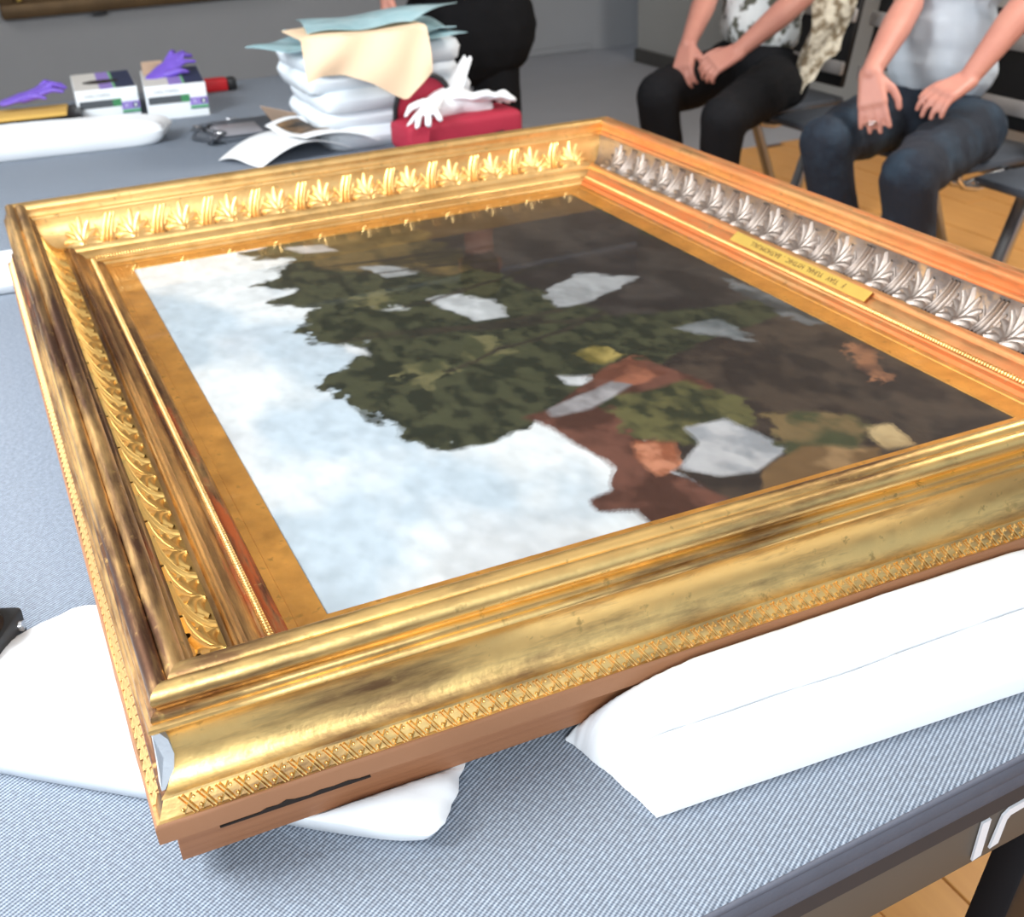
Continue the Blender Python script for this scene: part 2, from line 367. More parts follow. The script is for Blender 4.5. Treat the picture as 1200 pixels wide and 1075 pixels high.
# ------------------------------------------------------------------ table
TX0, TX1, TY0, TY1 = -1.35, 1.36, -.455, 3.92
tb = empty('table', ((TX0+TX1)/2, (TY0+TY1)/2, 0)); tag(tb, 'long work table padded with grey-blue woven felt, white letters on its front apron', 'table')
cx, cy = tb.location.x, tb.location.y
bm = bmesh.new(); abox(bm, (0, 0, ZT-.016), (TX1-TX0, TY1-TY0, .032), .013, None, 4); ft = link('felt_top', frombm('felt_top', bm, 40), 'felt_weave', tb); ft.data.materials.append(MT['felt_edge'])
for p_ in ft.data.polygons:
    if p_.normal.z < .80: p_.material_index = 1
# seam piping round the edge
def rr(x0, x1, y0, y1, r, z, n=6):
    P = []
    for (ax, ay, a0) in ((x1-r, y0+r, -90), (x1-r, y1-r, 0), (x0+r, y1-r, 90), (x0+r, y0+r, 180)):
        for k in range(n+1): a = math.radians(a0+90*k/n); P.append((ax+r*math.cos(a), ay+r*math.sin(a), z))
    P.append(P[0]); return P
hx, hy = (TX1-TX0)/2, (TY1-TY0)/2
tube('piping', rr(-hx+.004, hx-.004, -hy+.004, hy-.004, .012, ZT-.004), .0032, 'felt_edge', tb)
box('felt_skirt', (0, 0, ZT-.033), (2*hx-.006, 2*hy-.006, .036), 'felt_edge', tb, .008)
box('dark_band', (0, 0, ZT-.068), (2*hx-.030, 2*hy-.030, .034), 'apron_dark', tb)
for c, s in (((0, -hy+.03, ZT-.108), (2*hx-.06, .02, .090)), ((0, hy-.03, ZT-.108), (2*hx-.06, .02, .090)), ((-hx+.03, 0, ZT-.108), (.02, 2*hy-.08, .090)), ((hx-.03, 0, ZT-.108), (.02, 2*hy-.08, .090))):
    box('apron', c, s, 'apron_board', tb, .003)
lm = Matrix.Translation((0, 0, 0))
def lett(pts):
    v = [(x, 0, z) for x, z in pts]+[(x, .003, z) for x, z in pts]; n = len(pts)
    f = [tuple(range(n)), tuple(range(n, 2*n))[::-1]]+[(i, n+i, n+(i+1) % n, (i+1) % n) for i in range(n)]
    o = link('letter', mesh('letter', v, f), 'letter_white', tb); o.location = (-cx, -.4365-cy-.0030, 0); return o
lett([(.561, .657), (.5735, .659), (.5800, .708), (.5675, .708)])
lett([(.586, .662), (.5985, .664), (.6060, .694), (.6110, .6985), (.668, .702), (.676, .694), (.664, .660), (.676, .660), (.690, .697), (.680, .711), (.608, .7085), (.5985, .703)])
for sx in (-1, 1):
    for sy in (-1, 1):
        bm = bmesh.new(); abox(bm, (0, 0, 0), (.085, .05, .76), .006)
        o = link('leg', frombm('leg', bm, 30), 'black_plastic', tb)
        o.location = (sx*(.62 if sy < 0 and sx > 0 else 1.1)-(cx if sx > 0 and sy < 0 else 0)*1.0, sy*(hy-.075), .365); o.rotation_euler = (0, math.radians(12*sx), 0)
        if sx > 0 and sy < 0: o.location = (.655-cx, -.405-cy, .36); o.rotation_euler = (0, math.radians(14), 0)
for o in tb.children:      # the front edge of the table runs a few degrees off square
    for v in o.data.vertices:
        xw = v.co.x+o.location.x+cx; yw = v.co.y+o.location.y+cy
        if yw < -.2: v.co.y += .070*(xw-.42)
# ------------------------------------------------------------------ the big gilt frame
fo = empty('picture_frame', (0, 0, ZR)); tag(fo, 'large ornate gilt picture frame with glazed landscape painting, lying face up on the table', 'frame')
def cove(s):      # leaf cove s 0..1 -> t,z and unit normal (towards the inside, up)
    a = math.radians(-90+90*s); c = (.118, -.031); rx, rz = .041, .058
    t = c[0]+rx*math.cos(a); z = c[1]+rz*math.sin(a)
    n = Vector((-math.cos(a)/rx, -math.sin(a)/rz)).normalized(); return t, z, n
prof = [(.048, -.130), (.048, -.112), (.052, -.1075), (.063, -.1065), (.0645, -.104), (.0755, -.102), (.078, -.104), (.081, -.102), (.086, -.0965), (.0925, -.093), (.096, -.0915), (.097, -.088), (.099, -.084), (.1025, -.082), (.1055, -.084), (.1065, -.0835), (.1085, -.082), (.1110, -.0835), (.1125, -.088)]
prof += [cove(s/12)[:2] for s in range(13)]
NC0 = len(prof)-13; NC1 = len(prof)-1
prof += [(.1610, -.0305), (.1630, -.0285), (.1635, -.0255), (.166, -.0235), (.1685, -.0230), (.1695, -.018)]
prof += [(.180+.0108*math.cos(math.radians(a)), -.009+.0112*math.sin(math.radians(a))) for a in range(200, 19, -18)]
prof += [(.199+.0100*math.cos(math.radians(a)), -.0105+.0110*math.sin(math.radians(a))) for a in range(160, -61, -18)]
prof += [(.2045, -.0215), (.2085, -.0215), (.2115, -.0235), (.2122, -.027), (.2112, -.0305), (.2135, -.0310), (.2158, -.033), (.2165, -.036), (.215, -.0385), (.2118, -.0395),
         (.2075, -.043), (.2030, -.0495), (.2005, -.058), (.1995, -.068), (.2000, -.077), (.2020, -.0865), (.2060, -.096), (.2115, -.1035), (.2155, -.1060), (.2180, -.1068), (.2186, -.1090), (.2170, -.1105), (.2245, -.1265), (.2275, -.1275)]
face = [(.2275, -.1275), (.2292, -.1290), (.2298, -.1320), (.2292, -.1490), (.2270, -.1510), (.2, -.1515)]
def sweep(name, pr, Ln, mat, parent, seg=1, close=None, smooth=38, wob=0, seed=0, mat2=None, band=(0, 0)):
    pr = list(pr)+(close or []); n = len(pr); v = []; f = []; r = random.Random(seed)
    for i in range(seg+1):
        for t, z in pr:
            x = -t+(Ln+2*t)*i/seg
            w = wob*(r.random()-.5) if 0 < i < seg else 0
            v.append((x, t+w, z+w*.6))
    for i in range(seg):
        for k in range(n): a = i*n+k; b_ = i*n+(k+1) % n; f.append((a, b_, b_+n, a+n))
    f.append(tuple(range(n))); f.append(tuple(seg*n+k for k in range(n))[::-1])
    me = mesh(name, v, f); bm = bmesh.new(); bm.from_mesh(me); me2 = frombm(name, bm, smooth)
    if mat2:
        me2.materials.append(MT[mat]); me2.materials.append(MT[mat2])
        for i in range(seg):
            for k in range(*band): me2.polygons[i*n+k].material_index = 1
    return link(name, me2, mat, parent)
def relief(paths, k=5, frame=cove):
    """raised ribs on the cove: each path = list of (a, s, halfwidth, height)"""
    v = []; f = []
    for P in paths:
        base = len(v); m_ = len(P)
        for i, (a, s_, w, h) in enumerate(P):
            a2, s2 = P[min(i+1, m_-1)][:2]; a1, s1 = P[max(i-1, 0)][:2]
            d = Vector((a2-a1, (s2-s1)*.066)); d = d.normalized() if d.length > 0 else Vector((0, 1)); pn = Vector((d.y, -d.x))
            for j in range(k):
                q = -1+2*j/(k-1); aa = a+pn.x*w*q; ss = min(max(s_+pn.y*w*q/.066, -.02), 1.0); hh = h*math.sqrt(max(0, 1-q*q))-.0006
                t, z, n = frame(ss); v.append((aa, t+n.x*hh, z+n.y*hh))
        for i in range(m_-1):
            for j in range(k-1): f.append((base+i*k+j, base+i*k+j+1, base+(i+1)*k+j+1, base+(i+1)*k+j))
    return v, f
paths = []
for q in (-4, -3, -2, -1, 1, 2, 3, 4, 0):     # palmette: nine lobes
    an = math.radians(q*20); Ln = .91-.07*abs(q)
    P = []
    for i in range(7):
        u = i/6; rr_ = u*Ln; ang = an*(.30+.80*u)
        a = math.sin(ang)*rr_*.060; s_ = .05+math.cos(ang)*rr_
        w = .0030+.0062*math.sin(math.pi*min(1, u*.9+.08)); h = .0030+.0036*math.sin(math.pi*min(1, .2+.65*u))+.0009*(q % 2)
        P.append((a, s_, w if i < 6 else .0030, h))
    paths.append(P)
paths.append([(-.003, .03, .006, .004), (0, .12, .009, .008), (.0, .2, .006, .008), (0, .3, .0022, .007)])
lv, lf = relief(paths); leaf_me = mesh('acanthus_leaf', lv, lf, 60)
paths = []
for dx, hh in ((-.0065, .0058), (.0020, .0078), (.0095, .0058)):
    paths.append([(dx-.008+.020*(i/7)**1.8, .02+.92*i/7, .0036*(1-.25*i/7), hh*(.75+.35*math.sin(math.pi*i/7))) for i in range(8)])
for sg in (-1, 1):
    for st_ in (.18, .42):
        paths.append([(sg*(.012+.012*(i/5)**1.3)+.004*st_, st_+(.30)*i/5, .0030*(1-.3*i/5), .0045) for i in range(6)])
sv, sf = relief(paths, 5); stem_me = mesh('leaf_stem', sv, sf, 60)
def solidify(me, d=.002):      # ribs sit a hair inside the cove; give the open strips a back
    bm = bmesh.new(); bm.from_mesh(me); bmesh.ops.solidify(bm, geom=bm.faces[:], thickness=-d); me2 = frombm(me.name, bm, 60); return me2
# braid ornament (crossed ribbons with a pearl) on the outside
def braid_me():
    v = []; f = []
    def bar(a0, z0, a1, z1, w, h, t0):
        base = len(v); d = Vector((a1-a0, z1-z0)).normalized(); pn = Vector((-d.y, d.x))
        for (a, z) in ((a0, z0), (a1, z1)):
            for q, hh in ((-1, 0), (-.4, h), (.4, h), (1, 0)): v.append((a+pn.x*w*q, t0+hh+(-.1105-z)*.47, z+pn.y*w*q))
        for j in range(3): f.append((base+j, base+j+1, base+4+j+1, base+4+j))
        f.append((base, base+1, base+2, base+3)); f.append((base+4, base+5, base+6, base+7))
    bar(-.0070, -.1262, .0035, -.1112, .0016, .0032, .2165); bar(-.0035, -.1266, .0070, -.1116, .0011, .0030, .2165)
    bar(-.0050, -.1116, .0050, -.1262, .0012, .0020, .2165)
    for (a, z, r) in ((-.0058, -.1150, .0020), (.0060, -.1232, .0020)):
        base = len(v); v.append((a, .2165+(-.1105-z)*.47+r*1.3, z))
        for ring, (rr_, h) in enumerate(((.7, .9), (1, 0))):
            for k in range(7): th = 2*math.pi*k/7; v.append((a+r*rr_*math.cos(th), .2165+(-.1105-z)*.47+r*h, z+r*rr_*math.sin(th)))
        for k in range(7): f.append((base, base+1+k, base+1+(k+1) % 7)); f.append((base+1+k, base+8+k, base+8+(k+1) % 7, base+1+(k+1) % 7))
    return mesh('ribbon_knot', v, f)
braid = braid_me()
def joined(me, xs, name):
    n = len(me.vertices); co = np.empty(n*3); me.vertices.foreach_get('co', co); co = co.reshape(-1, 3); fs = [tuple(p.vertices) for p in me.polygons]
    v = np.concatenate([co+np.array([x, 0, 0]) for x in xs]); f = [tuple(i+k*n for i in t) for k in range(len(xs)) for t in fs]
    return mesh(name, v, f, 50)
bead0 = []; beadf = []
bead0.append((0, .070, -.0965))
for rr_, h in ((.75, .7), (1, -.4)):
    for k in range(6): th = math.pi/3*k; bead0.append((.0027*rr_*math.cos(th), .070+.0050*rr_*math.sin(th), -.1010+.0040*h))
for k in range(6): beadf.append((0, 1+k, 1+(k+1) % 6)); beadf.append((1+k, 7+k, 7+(k+1) % 6, 1+(k+1) % 6))
bead_me = mesh('b', bead0, beadf)
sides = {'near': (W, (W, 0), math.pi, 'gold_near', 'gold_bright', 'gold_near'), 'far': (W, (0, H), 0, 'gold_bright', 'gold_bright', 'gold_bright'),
         'left': (H, (0, 0), math.pi/2, 'gold_left_shaded', 'gold_leaf_left', 'gold_left_shaded'), 'right': (H, (W, H), -math.pi/2, 'gold_right', 'gold_leaf_right_sheen', 'gold_right')}
PITCH = .1045
for sd, (Ln, org, rz, mat, lmat, kmat) in sides.items():
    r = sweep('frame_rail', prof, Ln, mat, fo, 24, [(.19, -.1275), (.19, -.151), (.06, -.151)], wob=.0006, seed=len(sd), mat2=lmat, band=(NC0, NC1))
    r.location = (org[0], org[1], 0); r.rotation_euler = (0, 0, rz)
    if sd == 'right': r['label'] = 'gilt rail with orange worn ridge'
    if sd == 'left': r['label'] = 'gilt rail with red worn ridge and dark reflections in its colour'
    fb = sweep('base_board', face, Ln, 'oak_face', r, 30, [(.19, -.1515), (.19, -.1275)], wob=.0010, seed=3)
    bx = sweep('support_rail', [(.12, -.1518), (.2125, -.1518), (.2125, -.1905), (.2115, -.192), (.12, -.192)], Ln, 'oak_box', r, 1)
    beads = link('bead_row', joined(bead_me, [x*.0058-.06 for x in range(int((Ln+.12)/.0058))], 'bead_row'), 'gold_bright', r); beads['kind'] = 'stuff'
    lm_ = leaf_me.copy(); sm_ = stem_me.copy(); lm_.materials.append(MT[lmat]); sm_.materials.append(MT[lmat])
    nL = int((Ln+.26)/PITCH); x0 = Ln/2-(nL-1)/2*PITCH
    for k in range(nL):
        o = link('acanthus_leaf', lm_, None, r); o.location = (x0+k*PITCH, 0, 0)
        if k < nL-1: o = link('leaf_stem', sm_, None, r); o.location = (x0+(k+.5)*PITCH, 0, 0)
    km = braid.copy(); km.materials.append(MT[kmat]); kp = .0168
    nk = int((Ln+.42)/kp); xs = [Ln/2+(i-(nk-1)/2)*kp for i in range(nk)]
    if sd in ('near', 'left'):
        for x in xs: o = link('ribbon_knot', km, None, r); o.location = (x, 0, 0)
    else:
        o = link('ribbon_knot', joined(braid, xs, 'ribbon_knots'), kmat, r); o['kind'] = 'stuff'
    sl = sweep('slip', [(0, -.1185), (.0005, -.1160), (.036, -.1145), (.037, -.1130), (.050, -.1125), (.050, -.1185)], Ln, 'slip_gilt', r, 1)
# chipped corner with bare gesso, crack between base and support
gp = [(-.2135, .9755), (-.2070, .9765), (-.2015, .968), (-.1990, .950), (-.2020, .933), (-.2130, .9130), (-.2165, .9130), (-.2150, .930), (-.2140, .950)]
v = [(x, -.2150-.0012*math.sin(i), z-ZR) for i, (x, z) in enumerate(gp)]+[(x, -.2000, z-ZR) for x, z in gp]; n = len(gp)
cpt = len(v); v.append((-.2085, -.2085, .944-ZR))
f = [(i, (i+1) % n, cpt) for i in range(n)]+[(i, n+i, n+(i+1) % n, (i+1) % n) for i in range(n)]
g = link('exposed_gesso', mesh('exposed_gesso', v, f, 40), 'gesso', fo); g['label'] = 'bare white gesso where the corner is chipped'
cp = [(-.175, .8640), (-.155, .8655), (-.140, .8650), (-.131, .8680), (-.120, .8672), (-.112, .8700), (-.104, .8675), (-.09, .8665), (-.080, .8685), (-.066, .8672), (-.052, .8680), (-.040, .8655), (-.030, .8642), (-.030, .8630), (-.175, .8630)]
v = [(x, -.2300, z-ZR) for x, z in cp]+[(x, -.21, z-ZR) for x, z in cp]; n = len(cp)
g = link('crack', mesh('crack', v, [tuple(range(n)), tuple(range(n, 2*n))[::-1]]+[(i, n+i, n+(i+1) % n, (i+1) % n) for i in range(n)]), 'crack_dark', fo); g['label'] = 'dark chipped gap along the base'
# name plaque on the right rail
pq = empty('plaque_tmp', (0, 0, 0)); bpy.data.objects.remove(pq)
def plq_frame():
    a = Vector((1.0795, 0, -.0985)); b_ = Vector((1.0965, 0, -.0855)); ax = (b_-a).normalized(); nrm = Vector((-ax.z, 0, ax.x))
    c = (a+b_)/2+nrm*.0035+Vector((0, .625, 0)); return c, ax, nrm
c_, ax_, nr_ = plq_frame()
Mp = Matrix(((0, -ax_.x, nr_.x), (1, 0, 0), (0, -ax_.z, nr_.z)))     # text x runs +y ; read from the right-hand side
Mp = Matrix(((0., -ax_.x, nr_.x), (1., -ax_.y, nr_.y), (0., -ax_.z, nr_.z))).to_4x4(); Mp.translation = c_
bm = bmesh.new(); abox(bm, (0, 0, 0), (.405, .0225, .0016), .0005, None, 1); pl = link('name_plaque', frombm('name_plaque', bm), 'plaque_brass', fo); pl.matrix_local = Mp
textmesh('lettering', 'F   TIAV   YUHAL  HYTHIC  .  BATHOMUALL', .0145, 'letter_engraved', pl, Matrix.Translation((0, -.0048, .0010)), .0003, 0, 'CENTER')
# glass
gbm = bmesh.new(); abox(gbm, (W/2, H/2, -.1105), (W+.094, H+.094, .0002)); 
me = mesh('glazing', [(-.047, -.047, -.1105), (W+.047, -.047, -.1105), (W+.047, H+.047, -.1105), (-.047, H+.047, -.1105)], [(0, 1, 2, 3)]); gbm.free()
link('glazing', me, 'picture_glass', fo)
# painted canvas: a generic landscape (sky, leafy mass, earth), drawn in flat pigment
nx, ny = 400, 540
gx_, gy_ = np.meshgrid(np.linspace(0, W, nx), np.linspace(0, H, ny), indexing='ij')
def inpoly(P, x, y):
    r = np.zeros(x.shape, bool); n = len(P)
    for i in range(n):
        x1, y1 = P[i]; x2, y2 = P[(i+1) % n]
        if y1 == y2: continue
        r ^= ((y1 > y) != (y2 > y)) & (x < (x2-x1)*(y-y1)/(y2-y1)+x1)
    return r
def warp(am, fr, sd): return gx_+am*(fbm(gx_*fr, gy_*fr, sd)-.5), gy_+am*(fbm(gx_*fr+9, gy_*fr+4, sd+20)-.5)
c1 = fbm(gx_*5+1, gy_*3+2, 11, 5); c2 = fbm(gx_*16, gy_*9, 15, 4)
img = np.empty((nx, ny, 3)); sky = np.array((.36, .42, .46)); cl = np.array((.54, .56, .555)); gy2 = np.array((.34, .36, .38))
a = np.clip((c1-.42)/.16, 0, 1)[..., None]; img[:] = sky*(1-a)+cl*a
a = np.clip((fbm(gx_*4+30, gy_*4, 31, 4)-.52)/.15, 0, 1)[..., None]*.45; img = img*(1-a)+gy2*a
img *= (.95+.1*c2)[..., None]
def paint(P, ca, cb, am=.05, fr=9, sd=1, nf=24, alpha=1., thr=(.4, .62)):
    global img
    xw, yw = warp(am, fr, sd); xw = xw+am*.4*(fbm(gx_*fr*5, gy_*fr*5, sd+3)-.5)*2
    m_ = sum(inpoly(P, xw+.35*am*(fbm(gx_*fr*3+k_*5, gy_*fr*3, sd+7*k_, 3)-.5)+.0022*(k_-2), yw+.0022*((k_*2) % 5-2)).astype(float) for k_ in range(5))/5*alpha
    t = np.clip((fbm(gx_*nf, gy_*nf*.7, sd+50, 4)-thr[0])/(thr[1]-thr[0]), 0, 1)[..., None]
    c = np.array(ca)*(1-t)+np.array(cb)*t
    img = img*(1-m_[..., None])+c*m_[..., None]
TREE = [(.22, 1.37), (.25, 1.28), (.30, 1.24), (.24, 1.17), (.17, 1.14), (.25, 1.08), (.17, 1.03), (.24, .95), (.19, .87), (.21, .78), (.29, .735), (.24, .66), (.185, .60), (.19, .50), (.22, .42), (.25, .35), (.29, .30), (.37, .30), (.42, .335), (.50, .35), (.60, .38), (.75, .45), (1.01, .5), (1.01, 1.37)]
paint([(.55, 1.42), (.5, .9), (.60, .5), (.56, .38), (.50, .12), (.50, .03), (.55, -.06), (1.09, -.06), (1.09, 1.42)], (.022, .016, .013), (.048, .034, .024), .05, 6, 5)
paint(TREE, (.015, .018, .010), (.042, .044, .022), .075, 8, 8, 46)
paint([(.36, 1.37), (.34, 1.15), (.52, 1.0), (.75, 1.02), (.78, 1.37)], (.035, .028, .014), (.11, .075, .028), .09, 7, 60, 18)
paint([(.62, 1.37), (.60, 1.0), (.70, .62), (1.01, .55), (1.01, 1.37)], (.020, .016, .014), (.040, .033, .028), .08, 7, 66, 12)
for P, c, a in (([(.447, .883), (.52, .875), (.569, .809), (.553, .719), (.497, .739), (.478, .813)], (.52, .54, .54), .03), ([(.655, .809), (.759, .87), (.85, .80), (.72, .722), (.647, .721)], (.36, .37, .37), .05),
                ([(.51, .455), (.554, .43), (.54, .396), (.51, .418)], (.55, .56, .56), .02), ([(.248, .764), (.276, .713), (.275, .68), (.246, .714)], (.6, .62, .62), .02), ([(.36, .93), (.40, .90), (.41, .85), (.37, .87)], (.5, .52, .5), .02),
                ([(.40, 1.13), (.46, 1.10), (.50, 1.02), (.43, 1.04)], (.38, .39, .38), .03), ([(.30, 1.33), (.38, 1.31), (.40, 1.25), (.33, 1.27)], (.48, .46, .44), .02)):
    paint(P, tuple(x*.6 for x in c), tuple(x*.8 for x in c), a, 10, int(P[0][0]*900) % 40)
# generic brown mass, pale patch, muted greens and rusts
paint([(.398, .345), (.45, .35), (.60, .45), (.66, .44), (.70, .30), (.62, .16), (.52, .20), (.50, .11), (.53, .0), (.41, -.01), (.412, .035), (.372, .055), (.376, .085), (.41, .093), (.443, .146), (.419, .30)], (.050, .020, .013), (.11, .045, .03), .012, 8, 90)
paint([(.525, .345), (.654, .335), (.715, .241), (.668, .165), (.558, .155), (.51, .218)], (.022, .025, .012), (.085, .078, .030), .05, 12, 93, 30)
paint([(.503, .207), (.548, .17), (.525, .108), (.482, .095), (.483, .16)], (.20, .065, .03), (.38, .16, .09), .012, 14, 95, 40)
paint([(.512, .104), (.573, .15), (.586, .203), (.650, .196), (.672, .075), (.60, .045), (.55, .060)], (.22, .23, .24), (.34, .34, .34), .012, 9, 97)
paint([(.442, .353), (.629, .412), (.628, .382), (.496, .322), (.442, .326)], (.16, .15, .15), (.26, .25, .25), .012, 9, 99)
paint([(.565, .44), (.65, .46), (.68, .37), (.60, .37)], (.10, .035, .02), (.24, .09, .05), .04, 12, 101)
paint([(.769, .53), (.851, .526), (.859, .411), (.797, .469)], (.09, .10, .10), (.16, .17, .17), .03, 12, 103)
paint([(.984, .70), (1.02, .5), (1.02, .378), (.967, .443), (.955, .62)], (.04, .043, .043), (.11, .115, .115), .03, 20, 104)
paint([(.976, .341), (.999, .286), (.925, .178), (.922, .253)], (.06, .03, .02), (.22, .10, .05), .06, 14, 105)
paint([(.803, .08), (.845, .07), (.826, .006), (.783, .017)], (.25, .17, .08), (.38, .28, .14), .02, 12, 106)
paint([(.70, .19), (.80, .13), (.83, .08), (.74, .02), (.66, .04)], (.04, .045, .02), (.13, .09, .04), .05, 12, 107)
paint([(.60, .045), (.70, .075), (.78, .02), (.76, -.01), (.56, -.01)], (.12, .07, .03), (.24, .15, .07), .02, 10, 108)
paint([(.56, .52), (.62, .53), (.64, .47), (.58, .46)], (.10, .08, .02), (.26, .20, .06), .05, 14, 110)
for k, P in enumerate(([(.30, .58), (.35, .60), (.37, .53), (.31, .51)], [(.32, .98), (.38, .99), (.40, .90), (.34, .90)], [(.44, .66), (.52, .67), (.50, .58), (.43, .60)])):
    paint(P, (.04, .043, .02), (.11, .10, .045), .10, 14, 120+k, 34)
for k in range(9):       # dark limbs
    x0_, y0_ = random.uniform(.55, .75), random.uniform(.55, 1.15); x1_, y1_ = x0_-random.uniform(.2, .38), y0_+random.uniform(-.12, .12)
    paint([(x0_, y0_), (x1_, y1_), (x1_, y1_+.006), (x0_, y0_+.018)], (.018, .016, .012), (.03, .024, .016), .05, 8, 140+k)
brush = (fbm(gx_*60, gy_*40, 71, 2)-.5); img *= (1+.28*brush)[..., None]
v = np.stack([gx_, gy_, -.1180+.0006*brush], -1).reshape(-1, 3); ii = np.arange(nx*ny).reshape(nx, ny)
F = np.stack([ii[:-1, :-1], ii[1:, :-1], ii[1:, 1:], ii[:-1, 1:]], -1).reshape(-1, 4)
me = bpy.data.meshes.new('painted_canvas'); me.vertices.add(nx*ny); me.vertices.foreach_set('co', v.astype(np.float32).ravel()); me.loops.add(F.size); me.loops.foreach_set('vertex_index', F.ravel().astype(np.int32))
me.polygons.add(len(F)); me.polygons.foreach_set('loop_start', (np.arange(len(F))*4).astype(np.int32)); me.polygons.foreach_set('loop_total', np.full(len(F), 4, np.int32)); me.update(calc_edges=True); me.validate()
ca = me.color_attributes.new('pigment', 'FLOAT_COLOR', 'POINT'); ca.data.foreach_set('color', np.concatenate([np.clip(img, 0, 1).reshape(-1, 3), np.ones((nx*ny, 1))], 1).astype(np.float32).ravel())
me.polygons.foreach_set('use_smooth', [True]*len(me.polygons))
m, N, L, b = newmat('oil_paint'); at = N.new('ShaderNodeAttribute'); at.attribute_name = 'pigment'; L.new(at.outputs['Color'], b.inputs['Base Color']); b.inputs['Roughness'].default_value = .5; b.inputs['Specular IOR Level'].default_value = .2
mp = texco(N, L); bump(N, L, b, noise(N, L, mp, 180, 3), .15, .001)
cv = link('painted_canvas', me, 'oil_paint', fo); cv['label'] = 'landscape of pale sky, dark trees and brown earth'
# ------------------------------------------------------------------ pillows by the frame
class ZM:
    def __init__(s, h, m=.2125, k=1.): s.h = h; s.m = m; s.k = k
    def __call__(s, X, Y): return s.k*np.maximum(np.maximum(np.maximum(-s.m-X, X-W-s.m), np.maximum(-s.m-Y, Y-H-s.m)), 0)
pillow('pillow', [(-.53, .15), (.012, -.302), (.160, -.105), (-.246, .285)], ZT, .040, 'flat white cotton pillow under the near left corner of the gilt frame', 'pillow', None, seed=3, nu=60, nv=40, zmax=ZM(.8215), power=8, sag=.02)
pillow('pillow', [(-.50, 1.66), (.1, 1.60), (.1, 1.86), (-.50, 1.90)], ZT, .045, 'white pillow peeking out under the far left corner of the gilt frame', 'pillow', None, seed=5, zmax=ZM(.8215))
def rollprof(V, U):
    cr = .54-.02*U+.010*np.sin(9*U+1)+.006*np.sin(23*U)
    front = .46*np.clip(1-np.abs((V-cr*.5)/(cr*.5+.012))**5, 0, 1)**.5*(.82+.18*np.clip(V/cr, 0, 1))
    cen = (1+cr)/2-.01; hw = (1-cr)/2+.012
    back = 1.0*np.clip(1-np.abs((V-cen)/hw)**2.3, 0, 1)**.55*(.62+.38*np.clip(U*5, 0, 1)**.6)
    return np.maximum(np.maximum(front, back), .02)
pillow('pillow', [(.218, -.346), (.80, -.372), (.856, -.196), (.190, -.206)], ZT, .080, 'folded white pillow lying along the near side of the gilt frame', 'pillow', None, seed=12, prof=rollprof, zmax=ZM(.8215, .2125, 2.0), rnd=.0, jt=.009, nu=110, nv=70, wr=.08, sag=.006)
# black clamp device at the left edge
dv = empty('clamp_device', (-.378, .238, ZT)); dv.rotation_euler = (0, 0, math.radians(-25)); tag(dv, 'black metal device with a silver screw beside the near left pillow', 'device')
box('body', (0, 0, .026), (.10, .10, .051), 'black_rubber', dv, .006)
bm = bmesh.new(); bmesh.ops.create_cone(bm, cap_ends=True, segments=32, radius1=.046, radius2=.034, depth=.026); me = frombm('dome', bm, 40); o = link('dome', me, 'black_plastic', dv); o.location = (-.002, .0, .064)
tube('rim', [(.040*math.cos(t*.2618), .040*math.sin(t*.2618), .070) for t in range(25)], .003, 'steel_brushed', dv)
bm = bmesh.new(); bmesh.ops.create_cone(bm, cap_ends=True, segments=20, radius1=.0075, radius2=.0065, depth=.006); o = link('screw', frombm('screw', bm, 40), 'chrome', dv); o.location = (.051, .032, .034); o.rotation_euler = (0, math.radians(90), 0)
# ------------------------------------------------------------------ things at the far end of the table
pillow('pillow', [(-.40, 2.99), (.335, 2.92), (.395, 3.075), (-.40, 3.24)], ZT, .085, 'long white pillow in front of the glove boxes, far left of the table', 'pillow', None, seed=21, power=5)
fd = box('folder', (-.10, 3.34, ZT+.075), (.36, .26, .012), 'manila', None, .002, (math.radians(-4), 0, math.radians(-6))); tag(fd, 'yellow manila folder lying behind the long white pillow', 'folder')
bl = box('black_case', (-.02, 3.36, ZT+.034), (.30, .22, .064), 'black_plastic', None, .01, (0, 0, math.radians(-6))); tag(bl, 'low black case under the yellow folder', 'case')
def glove(name, loc, rz, label, mat, sc=1., tilt=(0, 0), category='glove', group=None):
    segs = [((0, 0, 0), .030, (.075, 0, .004), .034, ((0, 0, 1), .35)), ((.075, 0, .004), .034, (.095, 0, .006), .034, ((0, 0, 1), .4))]
    for k, (y, l, zz) in enumerate(((-.028, .07, .004), (-.010, .085, .016), (.010, .080, .006), (.028, .062, .012))):
        segs.append(((.10, y, .006), .0095, (.10+l*.6, y*1.25, .008+zz), .0088)); segs.append(((.10+l*.6, y*1.25, .008+zz), .0088, (.10+l, y*1.5+.006*(k-1.5), .004), .0078))
    segs.append(((.045, -.030, .004), .011, (.085, -.065, .014), .0095)); segs.append(((.085, -.065, .014), .0095, (.108, -.078, .004), .008))
    segs = [tuple([tuple(np.array(a)*sc), r*sc, tuple(np.array(b_)*sc), q*sc]+list(rest)) for a, r, b_, q, *rest in segs]
    o = blob(name, segs, .0055*sc, mat, None, (), 1, (.004, 22)); o.location = loc; o.rotation_euler = (tilt[0], tilt[1], rz); tag(o, label, category, group); return o
glove('glove', (-.10, 3.42, ZT+.105), math.radians(4), 'violet nitrile glove lying on the yellow folder', 'nitrile_violet', 1.05, (.1, -.12))
